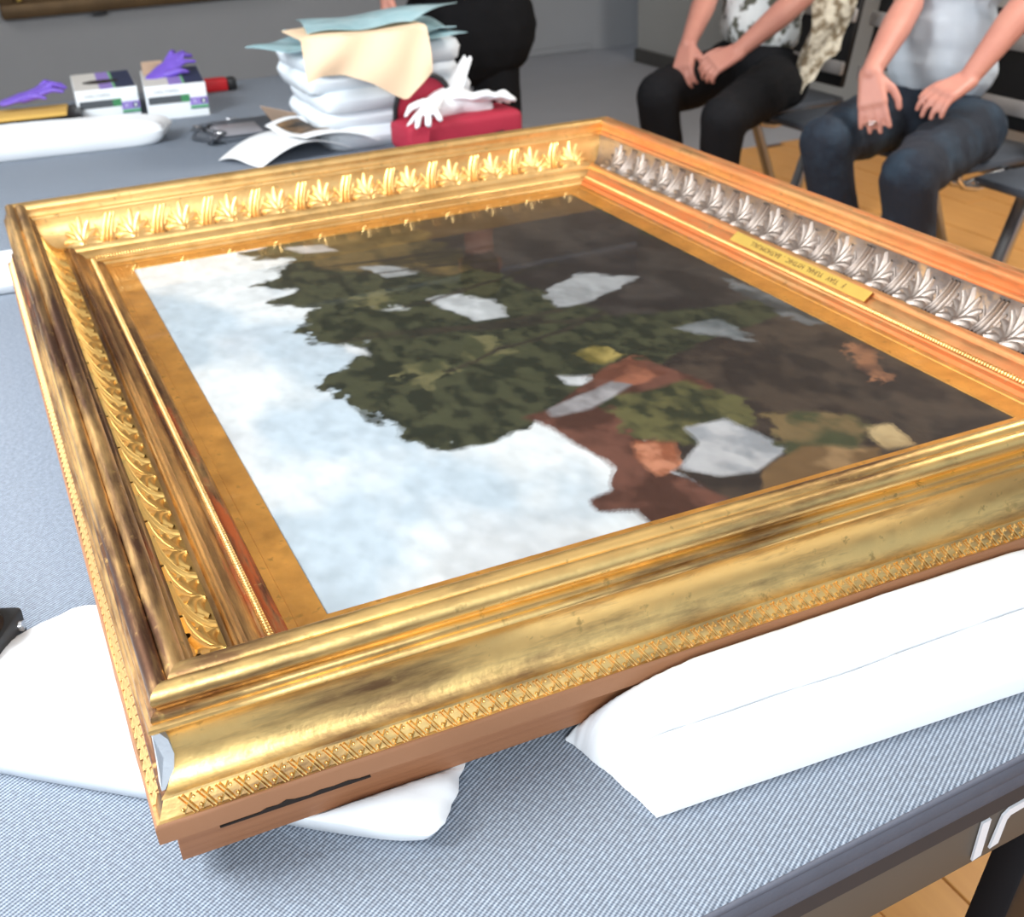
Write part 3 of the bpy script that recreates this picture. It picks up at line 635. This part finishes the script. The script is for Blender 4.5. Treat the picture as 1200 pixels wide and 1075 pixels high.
def glove_box(loc, rz, label, opening, w=.208, d=.36, h=.115):
    t = empty('glove_box', loc, rz); tag(t, label, 'box', 'printed disposable glove boxes')
    box('carton', (0, d/2, h/2), (w, d, h), 'card_white', t, .002)
    e = .0012
    box('top_panel', (-w*.29, d/2, h+e/2), (w*.40, d*.98, e), 'card_cream', t); box('violet_stripe', (w*.02, d/2, h+e/2), (w*.22, d*.98, e), 'print_violet', t)
    box('green_stripe', (w*.15, d/2, h+e/2), (w*.035, d*.98, e), 'print_leaf', t); box('navy_panel', (w*.33, d/2, h+e/2), (w*.32, d*.98, e), 'print_navy', t)
    if opening:
        n = 20; pts = [(-w*.04+w*.30*math.cos(2*math.pi*k/n), d*.42+d*.11*math.sin(2*math.pi*k/n)) for k in range(n)]; prism('opening', pts, h-.001, h+.0022, 'crack_dark', t)
    else:
        bm = bmesh.new(); abox(bm, (0, 0, 0), (w*.36, d*.30, .002), .0005); o = link('lid_flap', frombm('lid_flap', bm), 'cardboard', t); o.location = (-w*.28, d*.80, h+.018); o.rotation_euler = (math.radians(16), 0, 0)
    q = -.0006
    box('dark_label', (-w*.18, q, h*.58), (w*.56, .0012, h*.22), 'print_dark', t); box('green_label', (w*.145, q-.0006, h*.58), (w*.14, .0012, h*.22), 'print_green', t)
    box('violet_label', (w*.355, q, h*.46), (w*.29, .0012, h*.23), 'print_violet', t); box('green_line', (w*.355, q, h*.315), (w*.29, .0012, h*.06), 'print_leaf', t); box('teal_line', (w*.355, q, h*.26), (w*.29, .0012, h*.05), 'print_teal', t)
    Mf = Matrix(((1., 0, 0, 0), (0, 0, -1., 0), (0, 1., 0, 0), (0, 0, 0, 1)))
    textmesh('lettering', 'HALYARD', h*.17, 'print_grey', t, Matrix.Translation((-w*.36, -.0014, h*.78)) @ Mf)
    pts = [(w*.435+h*.085*math.cos(2*math.pi*k/16), h*.46+h*.085*math.sin(2*math.pi*k/16)) for k in range(16)]
    for nm, rr_, mm, yy in (('round_mark', 1., 'print_navy', -.0018), ('glove_mark', .45, 'card_white', -.0024)):
        P = [((x-w*.435)*rr_*(1 if nm[0] == 'r' else .8)+w*.435, yy, (z-h*.46)*(rr_ if nm[0] == 'r' else 1.5*rr_)+h*.46) for x, z in pts]
        v = P+[(x, -.0005, z) for x, _, z in P]; n = 16
        link(nm, mesh(nm, v, [tuple(range(n)), tuple(range(n, 2*n))[::-1]]+[(i, n+i, n+(i+1) % n, (i+1) % n) for i in range(n)]), mm, t)
    textmesh('lettering', 'R', h*.12, 'card_white', t, Matrix.Translation((w*.27, -.0014, h*.42)) @ Mf)
    return t
glove_box((.222, 3.385, ZT), math.radians(-4), 'white and violet glove box with an empty black oval opening, left of the pair', True)
glove_box((.445, 3.31, ZT), math.radians(-7), 'white and violet glove box with violet gloves bulging from its top, right of the pair', False)
glove('glove', (.40, 3.48, ZT+.118), math.radians(28), 'violet nitrile glove spilling out of the right glove box', 'nitrile_violet', .95, (.35, -.3))
glove('glove', (.51, 3.62, ZT+.117), math.radians(-150), 'crumpled violet nitrile glove at the back of the right glove box top', 'nitrile_violet', .62, (.2, .1))
rc = empty('spectacle_case', (.655, 3.74, ZT)); rc.rotation_euler = (0, 0, math.radians(-4)); tag(rc, 'small bright red case with a black end behind the right glove box', 'case')
box('case_body', (-.02, 0, .024), (.15, .06, .046), 'red_plastic', rc, .008); box('case_end', (.072, 0, .023), (.036, .062, .044), 'black_plastic', rc, .008)
# small tools and a dark sleeve
sl = empty('tablet_sleeve', (.60, 2.97, ZT)); sl.rotation_euler = (0, 0, math.radians(-3)); tag(sl, 'dark sleeve with a pale grey panel between glove boxes and papers', 'tablet')
box('sleeve', (.02, 0, .006), (.30, .30, .011), 'seat_grey', sl, .003); box('screen', (-.035, -.02, .0125), (.15, .17, .002), 'tablet_grey', sl, .0005); box('zip_pull', (-.02, .15, .013), (.04, .006, .004), 'chrome', sl, .001)
sheet('plastic_bag', lambda u, v: (.430+.085*u+.02*math.sin(9*v+3*u), 3.06-.26*v+.012*math.sin(11*u), ZT+.005+.016*abs(math.sin(7*u+4*v))*(1-abs(2*u-1)**3)), 14, 26, 'seat_grey')
tag(bpy.data.objects['plastic_bag'], 'crumpled grey plastic bag left of the dark tablet sleeve', 'bag')
for k, (x, y, r) in enumerate(((.445, 3.0, .3), (.475, 2.93, 1.1), (.488, 2.86, 2.2), (.462, 2.80, .8))):
    o = tube('clip', [(-.016, 0, 0), (-.006, .009, .004), (.008, .010, .002), (.017, 0, 0), (.006, -.009, .003), (-.010, -.008, 0)], .0028, 'chrome'); o.location = (x, y, ZT+.024); o.rotation_euler = (0, .2, r); tag(o, 'small shiny metal clip lying on the crumpled grey plastic bag', 'clip', 'metal clips on the plastic bag')
# papers
cb = sheet('cardboard_folder', lambda u, v: bil([(.655, 2.96, ZT+.075), (.83, 2.52, ZT+.07), (.86, 2.54, ZT+.022), (.70, 2.98, ZT+.006)], u, v), 8, 4, 'cardboard'); tag(cb, 'tan cardboard folder standing open behind the white papers', 'folder')
def curl(u, v):
    p = bil([(.425, 2.585, ZT+.004), (.520, 2.43, ZT+.012), (.80, 2.44, ZT+.03), (.665, 2.82, ZT+.02)], v, u); p[2] += .045*math.sin(math.pi*min(1, u*1.0))*(.4+.6*v)+.010*math.sin(5*v); return p
pp = sheet('paper_sheet', curl, 18, 12, 'paper_white'); tag(pp, 'curled white paper sheet beside the tan cardboard folder', 'paper')
def curl2(u, v):
    p = bil([(.60, 2.68, ZT+.062), (.66, 2.43, ZT+.062), (.88, 2.40, ZT+.035), (.78, 2.72, ZT+.05)], v, u); p[2] += .020*math.sin(math.pi*u)+.006*math.sin(6*v+2); return p
pg = empty('booklet', (0, 0, 0)); tag(pg, 'open white booklet with a dark brown picture, resting on the curled sheet', 'booklet')
sheet('page', curl2, 16, 10, 'paper_white', pg)
def pic(u, v): p = curl2(.10+.42*u, .12+.62*v); p[2] += .0030; return p
sheet('printed_picture', pic, 8, 6, 'print_photo', pg)
# pillow stack
px = [(.700, .735), (.695, .745), (.680, .735), (.668, .715), (.640, .675)]
for k in range(5):
    z = ZT+k*.057; dx, dy = (.010, -.004, .014, -.012, .0)[k], (0, .012, -.008, .010, -.006)[k]; rt = (.02, -.03, .01, -.02, .03)[k]
    q = []
    for x, y in ((-.262, -.215), (.262, -.215), (.262, .205), (-.262, .205)):
        q.append((.985+dx-.008*k+x*math.cos(rt)-y*math.sin(rt), 2.685+dy+x*math.sin(rt)+y*math.cos(rt)))
    pillow('pillow', q, z+.0005, .068, ['white pillow at the bottom of the stack behind the papers', 'second white pillow from the bottom of the stack', 'middle white pillow of the five in the stack', 'white pillow second from the top of the stack', 'topmost white pillow of the stack, under the teal plastic'][k], 'pillow', 'stacked white pillows', mat='pillow_back', seed=30+k, nu=36, nv=28, power=9, wr=.07, rnd=.13, sag=.03)
ZP = ZT+5*.057+.006
def film(q, amp, sd, lift=0.):
    def fn(u, v):
        p = bil(q, u, v); p[2] += amp*abs(math.sin(5*u+3*v+sd))+lift*math.sin(math.pi*u)*math.sin(math.pi*v)+.5*amp*math.sin(13*v-6*u+sd); return p
    return fn
o = sheet('plastic_sheet', film([(.560, 2.62, ZP+.012), (.80, 2.40, ZP+.012), (1.20, 2.44, ZP+.014), (.90, 2.86, ZP+.014)], .008, 1), 24, 18, 'teal_film', None, .002); tag(o, 'lowest teal plastic sheet, its point sticking out left over the pillow stack', 'plastic sheet', 'teal plastic sheets')
o = sheet('plastic_sheet', film([(.70, 2.70, ZP+.036), (.76, 2.44, ZP+.034), (1.17, 2.45, ZP+.030), (1.15, 2.76, ZP+.04)], .012, 2.3), 24, 18, 'teal_film', None, .002); tag(o, 'middle teal plastic sheet, crumpled between the other two on the stack', 'plastic sheet', 'teal plastic sheets')
def fold(u, v):
    p = bil([(.71, 2.46, ZP+.064), (1.03, 2.45, ZP+.066), (1.22, 2.56, ZP+.098), (.76, 2.76, ZP+.060)], u, v); p[2] += .012*math.sin(math.pi*v)+.005*math.sin(9*u+2*v); return p
o = sheet('plastic_sheet', fold, 24, 16, 'teal_film', None, .002); tag(o, 'uppermost pale teal plastic bag, folded with white highlights', 'plastic sheet', 'teal plastic sheets')
def peach(u, v):      # lies on top then hangs over the front
    x = .675+.385*u; bottom = [1.03, 1.045, 1.035, 1.0, .955, .945, .99][min(6, int(u*6.99))]
    bt = np.interp(u, [0, .12, .3, .5, .68, .78, 1], [1.03, 1.045, 1.04, 1.01, .965, .945, 1.02])
    if v < .4: y = 2.62-.215*(v/.4); z = ZP+.056+.003*math.sin(8*u)
    else:
        w = (v-.4)/.6; y = 2.405-.010*math.sin(w*3)-.010*w+.006*math.sin(14*u+4*w); z = (ZP+.056)*(1-w)+bt*w
    return (x, y, z)
o = sheet('tissue_sheet', peach, 30, 18, 'peach_paper', None, .0016); tag(o, 'peach coloured tissue sheet draped over the front of the pillow stack', 'tissue sheet')
# crimson pouch
po = empty('pouch', (1.125, 2.385, ZT)); po.rotation_euler = (0, 0, math.radians(3)); tag(po, 'crimson zipped pouch standing open, stuffed with white gloves', 'pouch')
bm = bmesh.new(); abox(bm, (0, 0, .045), (.385, .16, .09), .022, None, 4); link('pouch_body', frombm('pouch_body', bm, 60), 'crimson', po)
tube('zip', [(-.17, -.083, .022), (-.08, -.084, .020), (.06, -.083, .022), (.12, -.08, .03)], .008, 'black_plastic', po)
def lidf(u, v):
    a = math.pi*u; return (-.145+.095*math.cos(a)*(1.05-.15*v)*-1, .055-.03*v, .075+(.155*math.sin(a)**.7)*(.15+.85*v))
v_ = []; fpts = [(-.175, .055, .04)]+[(-.085-.095*math.cos(a)+.03*math.sin(a)*0, .05-.02*math.sin(a), .085+.125*math.sin(a)**.8) for a in [math.pi*k/14 for k in range(15)]]+[(.015, .055, .04)]
n = len(fpts); vv = fpts+[(x, y+.010, z) for x, y, z in fpts]
link('pouch_lid', mesh('pouch_lid', vv, [tuple(range(n)), tuple(range(n, 2*n))[::-1]]+[(i, n+i, n+(i+1) % n, (i+1) % n) for i in range(n)]), 'crimson', po)
tube('lid_trim', fpts, .0085, 'black_plastic', po)
sheet('side_flap', lambda u, v: bil([(-.165, -.087, .085), (-.125, -.088, .085), (-.150, -.105, .004), (-.215, -.100, .004)], v, u), 6, 5, 'crimson', po, .006)
glove('glove', (1.085, 2.42, ZT+.150), math.radians(-128), 'white cotton glove drooping over the front left edge of the pouch', 'latex_white', 1.0, (.2, .36))
glove('glove', (1.125, 2.385, ZT+.135), math.radians(-6), 'white glove heaped at the right end inside the pouch', 'latex_white', 1.0, (-.25, .16))
o = blob('tissue_wad', [((1.06, 2.40, ZT+.100), .036, (1.14, 2.41, ZT+.125), .044), ((1.14, 2.41, ZT+.125), .044, (1.23, 2.40, ZT+.092), .028)], .006, 'latex_white', None, (), 2, (.008, 18)); tag(o, 'crumpled white tissue wad in the middle of the pouch', 'tissue')
o = sheet('tissue_spike', lambda u, v: bil([(1.08, 2.43, ZT+.13), (1.16, 2.42, ZT+.14), (1.215, 2.45, ZT+.235), (1.190, 2.46, ZT+.24)], v, u)[:2]+[bil([(1.08, 2.43, ZT+.13), (1.16, 2.42, ZT+.14), (1.215, 2.45, ZT+.235), (1.190, 2.46, ZT+.24)], v, u)[2]+.006*math.sin(10*v)], 8, 8, 'latex_white'); tag(o, 'pointed grey-white tissue standing up from the pouch', 'tissue')
# ------------------------------------------------------------------ people
def V3(*a): return Vector(a)
def hand_segs(w, d, nrm, thumb, sc=1., curl=.35, spread=1., curls=None):
    """w wrist, d finger direction, nrm back-of-hand normal, thumb = side the thumb is on"""
    w = Vector(w); d = Vector(d).normalized(); nrm = Vector(nrm); nrm = (nrm-d*nrm.dot(d)).normalized(); s_ = d.cross(nrm)
    if s_.dot(Vector(thumb)) < 0: s_ = -s_
    segs = []
    for off in (-.024, -.008, .010, .026):
        segs.append((w+s_*off*.6*sc, .019*sc, w+d*.088*sc+s_*off*1.12*sc, .0155*sc))
    for k, (off, ln) in enumerate(((.031, .072), (.011, .082), (-.010, .076), (-.029, .060))):
        p = w+d*.088*sc+s_*off*sc; ang = 0.; cu = curls[k] if curls else curl; dd = (d+s_*(.10*(1.5-k))*spread).normalized(); r = .0105
        for j, fr_ in enumerate((.45, .31, .24)):
            ang += cu*(.75 if j == 0 else 1.); q = p+(dd*math.cos(ang)-nrm*math.sin(ang))*ln*fr_*sc; segs.append((p, r*sc, q, (r-.0009)*sc)); p = q; r -= .0009
    p = w+d*.022*sc+s_*.026*sc-nrm*.006*sc; dd = (d*.75+s_*.75-nrm*.25).normalized(); q = p+dd*.042*sc; segs.append((p, .0150*sc, q, .0125*sc)); q2 = q+(d*.95+s_*.35-nrm*.3).normalized()*.034*sc; segs.append((q, .0125*sc, q2, .0110*sc)); q3 = q2+(d-nrm*.35).normalized()*.024*sc; segs.append((q2, .0110*sc, q3, .0090*sc))
    return segs
def head_parts(neck, fwd, up, sc):
    """segments and ellipsoids of neck and head with nose, lips, ears"""
    f_ = Vector(fwd).normalized(); u_ = Vector(up).normalized(); s_ = f_.cross(u_).normalized(); u_ = s_.cross(f_)
    c = Vector(neck)+u_*.185*sc+f_*.03*sc; rot = Matrix((s_, f_, u_)).transposed().to_euler()
    E_ = [(c+u_*.02*sc, (.076*sc, .096*sc, .105*sc), rot), (c-u_*.055*sc+f_*.020*sc, (.058*sc, .070*sc, .065*sc), rot)]
    Sg = [(Vector(neck)-u_*.04*sc, .062*sc, Vector(neck)+u_*.10*sc, .056*sc), (c+f_*.088*sc+u_*.022*sc, .010*sc, c+f_*.112*sc-u_*.020*sc, .014*sc), (c+f_*.080*sc-u_*.055*sc-s_*.018*sc, .009*sc, c+f_*.080*sc-u_*.055*sc+s_*.018*sc, .009*sc), (c+f_*.080*sc-u_*.098*sc, .018*sc, c+f_*.070*sc-u_*.098*sc, .02*sc)]
    for q in (-1, 1): E_.append((c+s_*q*.078*sc-u_*.005*sc, (.010*sc, .020*sc, .032*sc), rot)); Sg.append((c+f_*.086*sc+u_*.036*sc+s_*q*.018*sc, .008*sc, c+f_*.078*sc+u_*.036*sc+s_*q*.046*sc, .008*sc))
    return Sg, E_, c, s_, f_, u_, rot
def face_bits(root, c, s_, f_, u_, rot, sc, long=False):
    for q in (-1, 1):
        bm = bmesh.new(); bmesh.ops.create_icosphere(bm, subdivisions=2, radius=.0095*sc); o = link('eye', frombm('eye', bm, 80), 'eye_dark', root); o.location = c+f_*.088*sc+u_*.018*sc+s_*q*.031*sc
    blob('hair', [], .008*sc, 'hair_brown', root, [(c+u_*.050*sc-f_*.014*sc, (.084*sc, .098*sc, .090*sc), rot), (c-u_*.005*sc-f_*.050*sc, (.078*sc, .062*sc, .085*sc), rot)], 2, (.006, 24))
def person(name_label, cat_loc, J, sc, fwd, top_mat, leg_mat, handR, handL, sleeve=.45, torso_r=(.165, .115), disp=(.012, 9), hem=.0, thigh=.098):
    root = empty('person', (0, 0, 0)); tag(root, name_label, 'person')
    J = {k: Vector(p) for k, p in J.items()}
    pel = (J['hipR']+J['hipL'])/2; chest = (J['shR']+J['shL'])/2; up = (chest-pel).normalized(); side = (J['shL']-J['shR']).normalized(); fw = Vector(fwd).normalized()
    neck = chest+up*.06*sc
    Sg, E_, c, s_, f_, u_, rot = head_parts(neck, fw+up*.2-Vector((0, 0, .25)), up, sc)
    body = list(Sg); el = list(E_); trot = Matrix((side, side.cross(up)*-1, up)).transposed().to_euler()
    # torso, arms, hands, legs and feet in one skin
    el += [(pel+up*.04*sc, (.140*sc, .100*sc, .075*sc), trot), (pel.lerp(chest, .38), (.135*sc, .098*sc, .16*sc), trot), (pel.lerp(chest, .74), (.155*sc, .108*sc, .17*sc), trot)]
    for sd in 'RL':
        body += [(chest-up*.02*sc, .062*sc, J['sh'+sd], .058*sc), (J['sh'+sd], .056*sc, J['el'+sd], .043*sc), (J['el'+sd], .043*sc, J['el'+sd].lerp(J['wr'+sd], .35), .045*sc), (J['el'+sd].lerp(J['wr'+sd], .35), .045*sc, J['wr'+sd], .0275*sc)]
        body += [(J['hip'+sd], .085*sc, J['knee'+sd], .055*sc), (J['knee'+sd], .055*sc, J['ank'+sd], .036*sc)]
        toe = J['ank'+sd]+Vector((fw.x, fw.y, 0)).normalized()*.15*sc; toe.z = .045*sc; body += [(J['ank'+sd], .036*sc, toe, .034*sc)]
    body += hand_segs(*handR, sc=sc*1.02)if False else hand_segs(*handR[:4], sc=sc*1.0, **handR[4])+hand_segs(*handL[:4], sc=sc*1.0, **handL[4])
    blob('body', body, .0062, 'skin', root, el, 2)
    face_bits(root, c, s_, f_, u_, rot, sc)
    # trousers
    seg = []
    for sd in 'RL':
        k = J['knee'+sd]; h = J['hip'+sd]; a = J['ank'+sd]
        seg += [(h, thigh*sc, h.lerp(k, .5), (thigh-.004)*sc), (h.lerp(k, .5), (thigh-.004)*sc, k, .078*sc), (k, .079*sc, k.lerp(a, .3), .073*sc), (k.lerp(a, .3), .073*sc, a+Vector((0, 0, .03)), .068*sc)]
    blob('trousers', seg+[(J['hipR'], .105*sc, J['hipL'], .105*sc)], .010, leg_mat, root, [(pel+up*.05*sc, (.160*sc, .118*sc, .10*sc), trot)], 3, disp)
    # shirt
    seg = []
    for sd in 'RL':
        e = J['sh'+sd].lerp(J['el'+sd], sleeve); seg += [(chest-up*.03*sc, .075*sc, J['sh'+sd], .074*sc), (J['sh'+sd], .074*sc, e, .064*sc)]
    blob('shirt', seg, .010, top_mat, root, [(pel+up*(.17+hem)*sc, (torso_r[0]*.98*sc, (torso_r[1]+.008)*sc, .12*sc), trot), (pel.lerp(chest, .40), (torso_r[0]*.97*sc, torso_r[1]*sc, .17*sc), trot), (pel.lerp(chest, .76), (torso_r[0]*1.04*sc, (torso_r[1]+.005)*sc, .17*sc), trot)], 3, (disp[0]*1.5, disp[1]*.8))
    for sd in 'RL':
        a = J['ank'+sd]; d = Vector((fw.x, fw.y, 0)).normalized()
        h0 = Vector((a.x, a.y, .055*sc)); t_ = h0+d*.19*sc; t_.z = .045*sc
        o = blob('shoe', [(h0-d*.03*sc, .050*sc, t_, .042*sc), (h0, .05*sc, a+Vector((0, 0, .01)), .045*sc)], .01, 'leather_black', root, (), 2)
    return root, J
O = .10
J2 = dict(kneeR=(2.385, 2.195, .665), kneeL=(2.400, 1.800, .640), hipR=(2.90, 2.47, .64), hipL=(3.00, 2.17, .625), ankR=(2.56, 2.26, .14), ankL=(2.55, 1.90, .13),
          shR=(2.98, 2.575, 1.34), shL=(3.175, 2.19, 1.33), elR=(2.823, 2.355, 1.051), wrR=(2.510, 2.150, .885), elL=(2.985, 1.955, 1.110), wrL=(2.735, 1.945, .868))
person('seated man in white t-shirt and dark blue jeans, hands on his thighs, wearing a ring', 0, J2, 1.17, (-.9, -.35, 0), 'tshirt_white', 'denim',
       ((2.510, 2.150, .885), (-.20, -.45, -.87), (-.75, -.6, .1), (.3, -1, 0), dict(curl=.16)), ((2.735, 1.945, .868), (-.93, -.05, -.30), (-.15, -.25, .95), (.1, .9, .1), dict(curl=.42, spread=1.3)), disp=(.012, 9), torso_r=(.170, .125))
J1 = dict(kneeR=(2.345, 3.235, .660), kneeL=(2.430, 2.880, .620), hipR=(2.90, 3.55, .66), hipL=(2.98, 3.27, .64), ankR=(2.50, 3.36, .13), ankL=(2.50, 3.02, .13),
          shR=(2.99, 3.70, 1.36), shL=(3.165, 3.32, 1.34), elR=(2.79, 3.56, .995), wrR=(2.515, 3.285, .835), elL=(2.93, 3.085, 1.010), wrL=(2.590, 3.035, .832))
person('seated man in floral shirt and black trousers, hands loosely joined over his knees', 0, J1, 1.15, (-.9, -.35, 0), 'floral_cloth', 'black_cloth',
       ((2.515, 3.285, .835), (-.45, -.42, -.70), (-.7, -.2, .6), (.3, -1, .2), dict(curl=.55)), ((2.590, 3.035, .832), (-.88, .15, -.36), (-.25, -.5, .8), (-.1, .8, .4), dict(curl=.60)), disp=(.010, 8), torso_r=(.168, .125))
# ring on the right hand of the man in jeans
ring = tube('finger_ring', [(.0165*math.cos(t*.5236), .0165*math.sin(t*.5236), 0) for t in range(13)], .0026, 'chrome'); ring.location = (2.462, 2.065, .742); ring.rotation_euler = Vector((-.20, -.45, -.87)).to_track_quat('Z', 'Y').to_euler()
tag(ring, 'silver ring on the finger of the man in blue jeans', 'ring')
# standing figure in a long black coat
st = empty('person', (0, 0, 0)); tag(st, 'standing person in a long black coat behind the pillow stack', 'person')
B = Vector((1.73, 3.75, 0)); sdv = Vector((.92, -.38, 0)).normalized(); fdv = Vector((.38, .92, 0)).normalized(); U_ = Vector((0, 0, 1)); s_c = 1.14
Sg, E_, c, s_, f_, u_, rot = head_parts(B+U_*1.50*s_c, fdv, U_, s_c)
shR = B-sdv*.20*s_c+U_*1.42*s_c; shL = B+sdv*.20*s_c+U_*1.42*s_c; elR = B-sdv*.28*s_c+U_*1.12*s_c+fdv*.02; elL = B+sdv*.28*s_c+U_*1.12*s_c+fdv*.02
wrR = Vector((1.33, 3.56, 1.125)); wrL = B+sdv*.10*s_c+U_*1.02*s_c+fdv*.22
rotb = Matrix((sdv, -fdv, U_)).transposed().to_euler()
body = Sg+[(B+U_*1.42*s_c, .07*s_c, shR, .058*s_c), (B+U_*1.42*s_c, .07*s_c, shL, .058*s_c), (shR, .055*s_c, elR, .043*s_c), (elR, .043*s_c, wrR, .03*s_c), (shL, .055*s_c, elL, .043*s_c), (elL, .043*s_c, wrL, .03*s_c)]
for q in (-1, 1):
    hp = B+sdv*.09*q*s_c+U_*.92*s_c; kn = B+sdv*.10*q*s_c+U_*.50*s_c; an = B+sdv*.10*q*s_c+U_*.09*s_c; body += [(hp, .085*s_c, kn, .055*s_c), (kn, .055*s_c, an, .037*s_c), (an, .037*s_c, an+fdv*.14*s_c-U_*.04*s_c, .034*s_c)]
body += hand_segs(wrR, (-.15, -.2, -1), (-1, .2, 0), (-.2, -1, 0), sc=s_c, curl=.35)+hand_segs(wrL, (0, -.2, -1), (1, .2, 0), (-.2, -1, 0), sc=s_c, curl=.35)
blob('body', body, .0075, 'skin', st, list(E_)+[(B+U_*1.25*s_c, (.15*s_c, .10*s_c, .2*s_c), rotb), (B+U_*1.0*s_c, (.14*s_c, .10*s_c, .18*s_c), rotb)], 2)
face_bits(st, c, s_, f_, u_, rot, s_c)
coat = [(shR, .075*s_c, elR, .065*s_c), (elR, .064*s_c, wrR+(elR-wrR)*.22, .055*s_c), (shL, .075*s_c, elL, .065*s_c), (elL, .064*s_c, wrL, .052*s_c), (shR, .08*s_c, shL, .08*s_c)]
blob('coat', coat, .012, 'coat_cloth', st, [(B+U_*1.26*s_c, (.205*s_c, .15*s_c, .26*s_c), rotb), (B+U_*1.0*s_c, (.20*s_c, .15*s_c, .30*s_c), rotb), (B+U_*.82*s_c+sdv*.015, (.250*s_c, .16*s_c, .22*s_c), rotb)], 3, (.012, 7))
tr_ = []
for q in (-1, 1): tr_ += [(B+sdv*.09*q*s_c+U_*.9*s_c, .105*s_c, B+sdv*.105*q*s_c+U_*.5*s_c, .085*s_c), (B+sdv*.105*q*s_c+U_*.5*s_c, .085*s_c, B+sdv*.105*q*s_c+U_*.13*s_c, .075*s_c)]
blob('trousers', tr_, .012, 'coat_cloth', st, (), 3, (.008, 8))
for q in (-1, 1): a = B+sdv*.105*q*s_c; blob('shoe', [(a+U_*.05, .048, a+fdv*.19*s_c+U_*.046, .042)], .01, 'leather_black', st, (), 2)
# ------------------------------------------------------------------ linked metal seating
fwv = Vector((-1, 0, 0)); sdd = Vector((0, -1, 0))
rzb = math.atan2(sdd.y, sdd.x)
def chair(c, label, grp='linked metal waiting chairs'):
    t = empty('waiting_chair', (c[0], c[1], 0), rzb); tag(t, label, 'chair', grp)      # local x = along the row, local y = backwards
    box('seat', (0, 0, .50), (.50, .48, .035), 'seat_grey', t, .014)
    box('backrest', (0, .27, .76), (.48, .03, .42), 'seat_black', t, .01, (math.radians(-12), 0, 0))
    for z in (.64, .86): box('back_slat', (0, .205+(z-.6)*.22, z), (.50, .02, .060), 'slat_light', t, .008, (math.radians(-12), 0, 0))
    for q in (-1, 1):
        tube('arm_hook', [(q*.27, -.02, .485), (q*.27, -.12, .470), (q*.27, -.20, .462), (q*.27, -.26, .475), (q*.27, -.285, .505), (q*.27, -.275, .53)], [.008, .012, .013, .012, .010, .008], 'chrome', t)
    for y in (-.20, .24):
        bm = bmesh.new(); abox(bm, (0, 0, 0), (.060, .028, .50), .008); o = link('leg', frombm('leg', bm, 30), 'steel_brushed', t); o.location = (-.20, y*.5, .235); o.rotation_euler = (math.radians(-y/abs(y)*-20), 0, 0)
    tube('beam', [(-.31, .04, .455), (.31, .04, .455)], .024, 'steel_brushed', t)
    return t
R0 = Vector((3.13, 2.97, 0))
for k, lb in ((-1, 'metal waiting chair under the man in the floral shirt'), (0, None), (1, 'metal waiting chair under the man in blue jeans'), (2, 'nearest metal waiting chair, right of the man in jeans, silver legs showing')):
    if k == 0: lb = 'empty metal waiting chair with pale back slats between the two seated men'
    p = R0+sdd*(k*.60)
    chair(p, lb)
# beige knitted jacket hanging beside the first man, cream bag on the nearest chair
def jack(u, v): return (3.00+.16*u+.02*math.sin(6*v), 3.14-.05*u+.02*math.sin(9*v+3*u), 1.12-.52*v+.0*u+.012*math.sin(12*u))
o = sheet('jacket', lambda u, v: (lambda p: (p[0], p[1], p[2]))(jack(u, v*(1-.35*u))), 16, 26, 'knit_beige', None, .03); tag(o, 'beige knitted jacket hanging beside the man in the floral shirt', 'jacket')
o = blob('shoulder_bag', [((3.34, 2.02, .63), .09, (3.46, 2.12, .66), .10), ((3.34, 2.02, .73), .07, (3.46, 2.12, .76), .07)], .01, 'knit_beige', None, (), 3, (.01, 10)); o.data.materials[0] = MT['card_cream']; tag(o, 'cream cloth bag on the nearest metal waiting chair', 'bag')
# ------------------------------------------------------------------ bring working units to metres
bpy.context.view_layer.update()
for o in list(SC.objects):
    if o.parent is None and o.type in ('MESH', 'EMPTY'):
        o.location = o.location*S; o.scale = o.scale*S
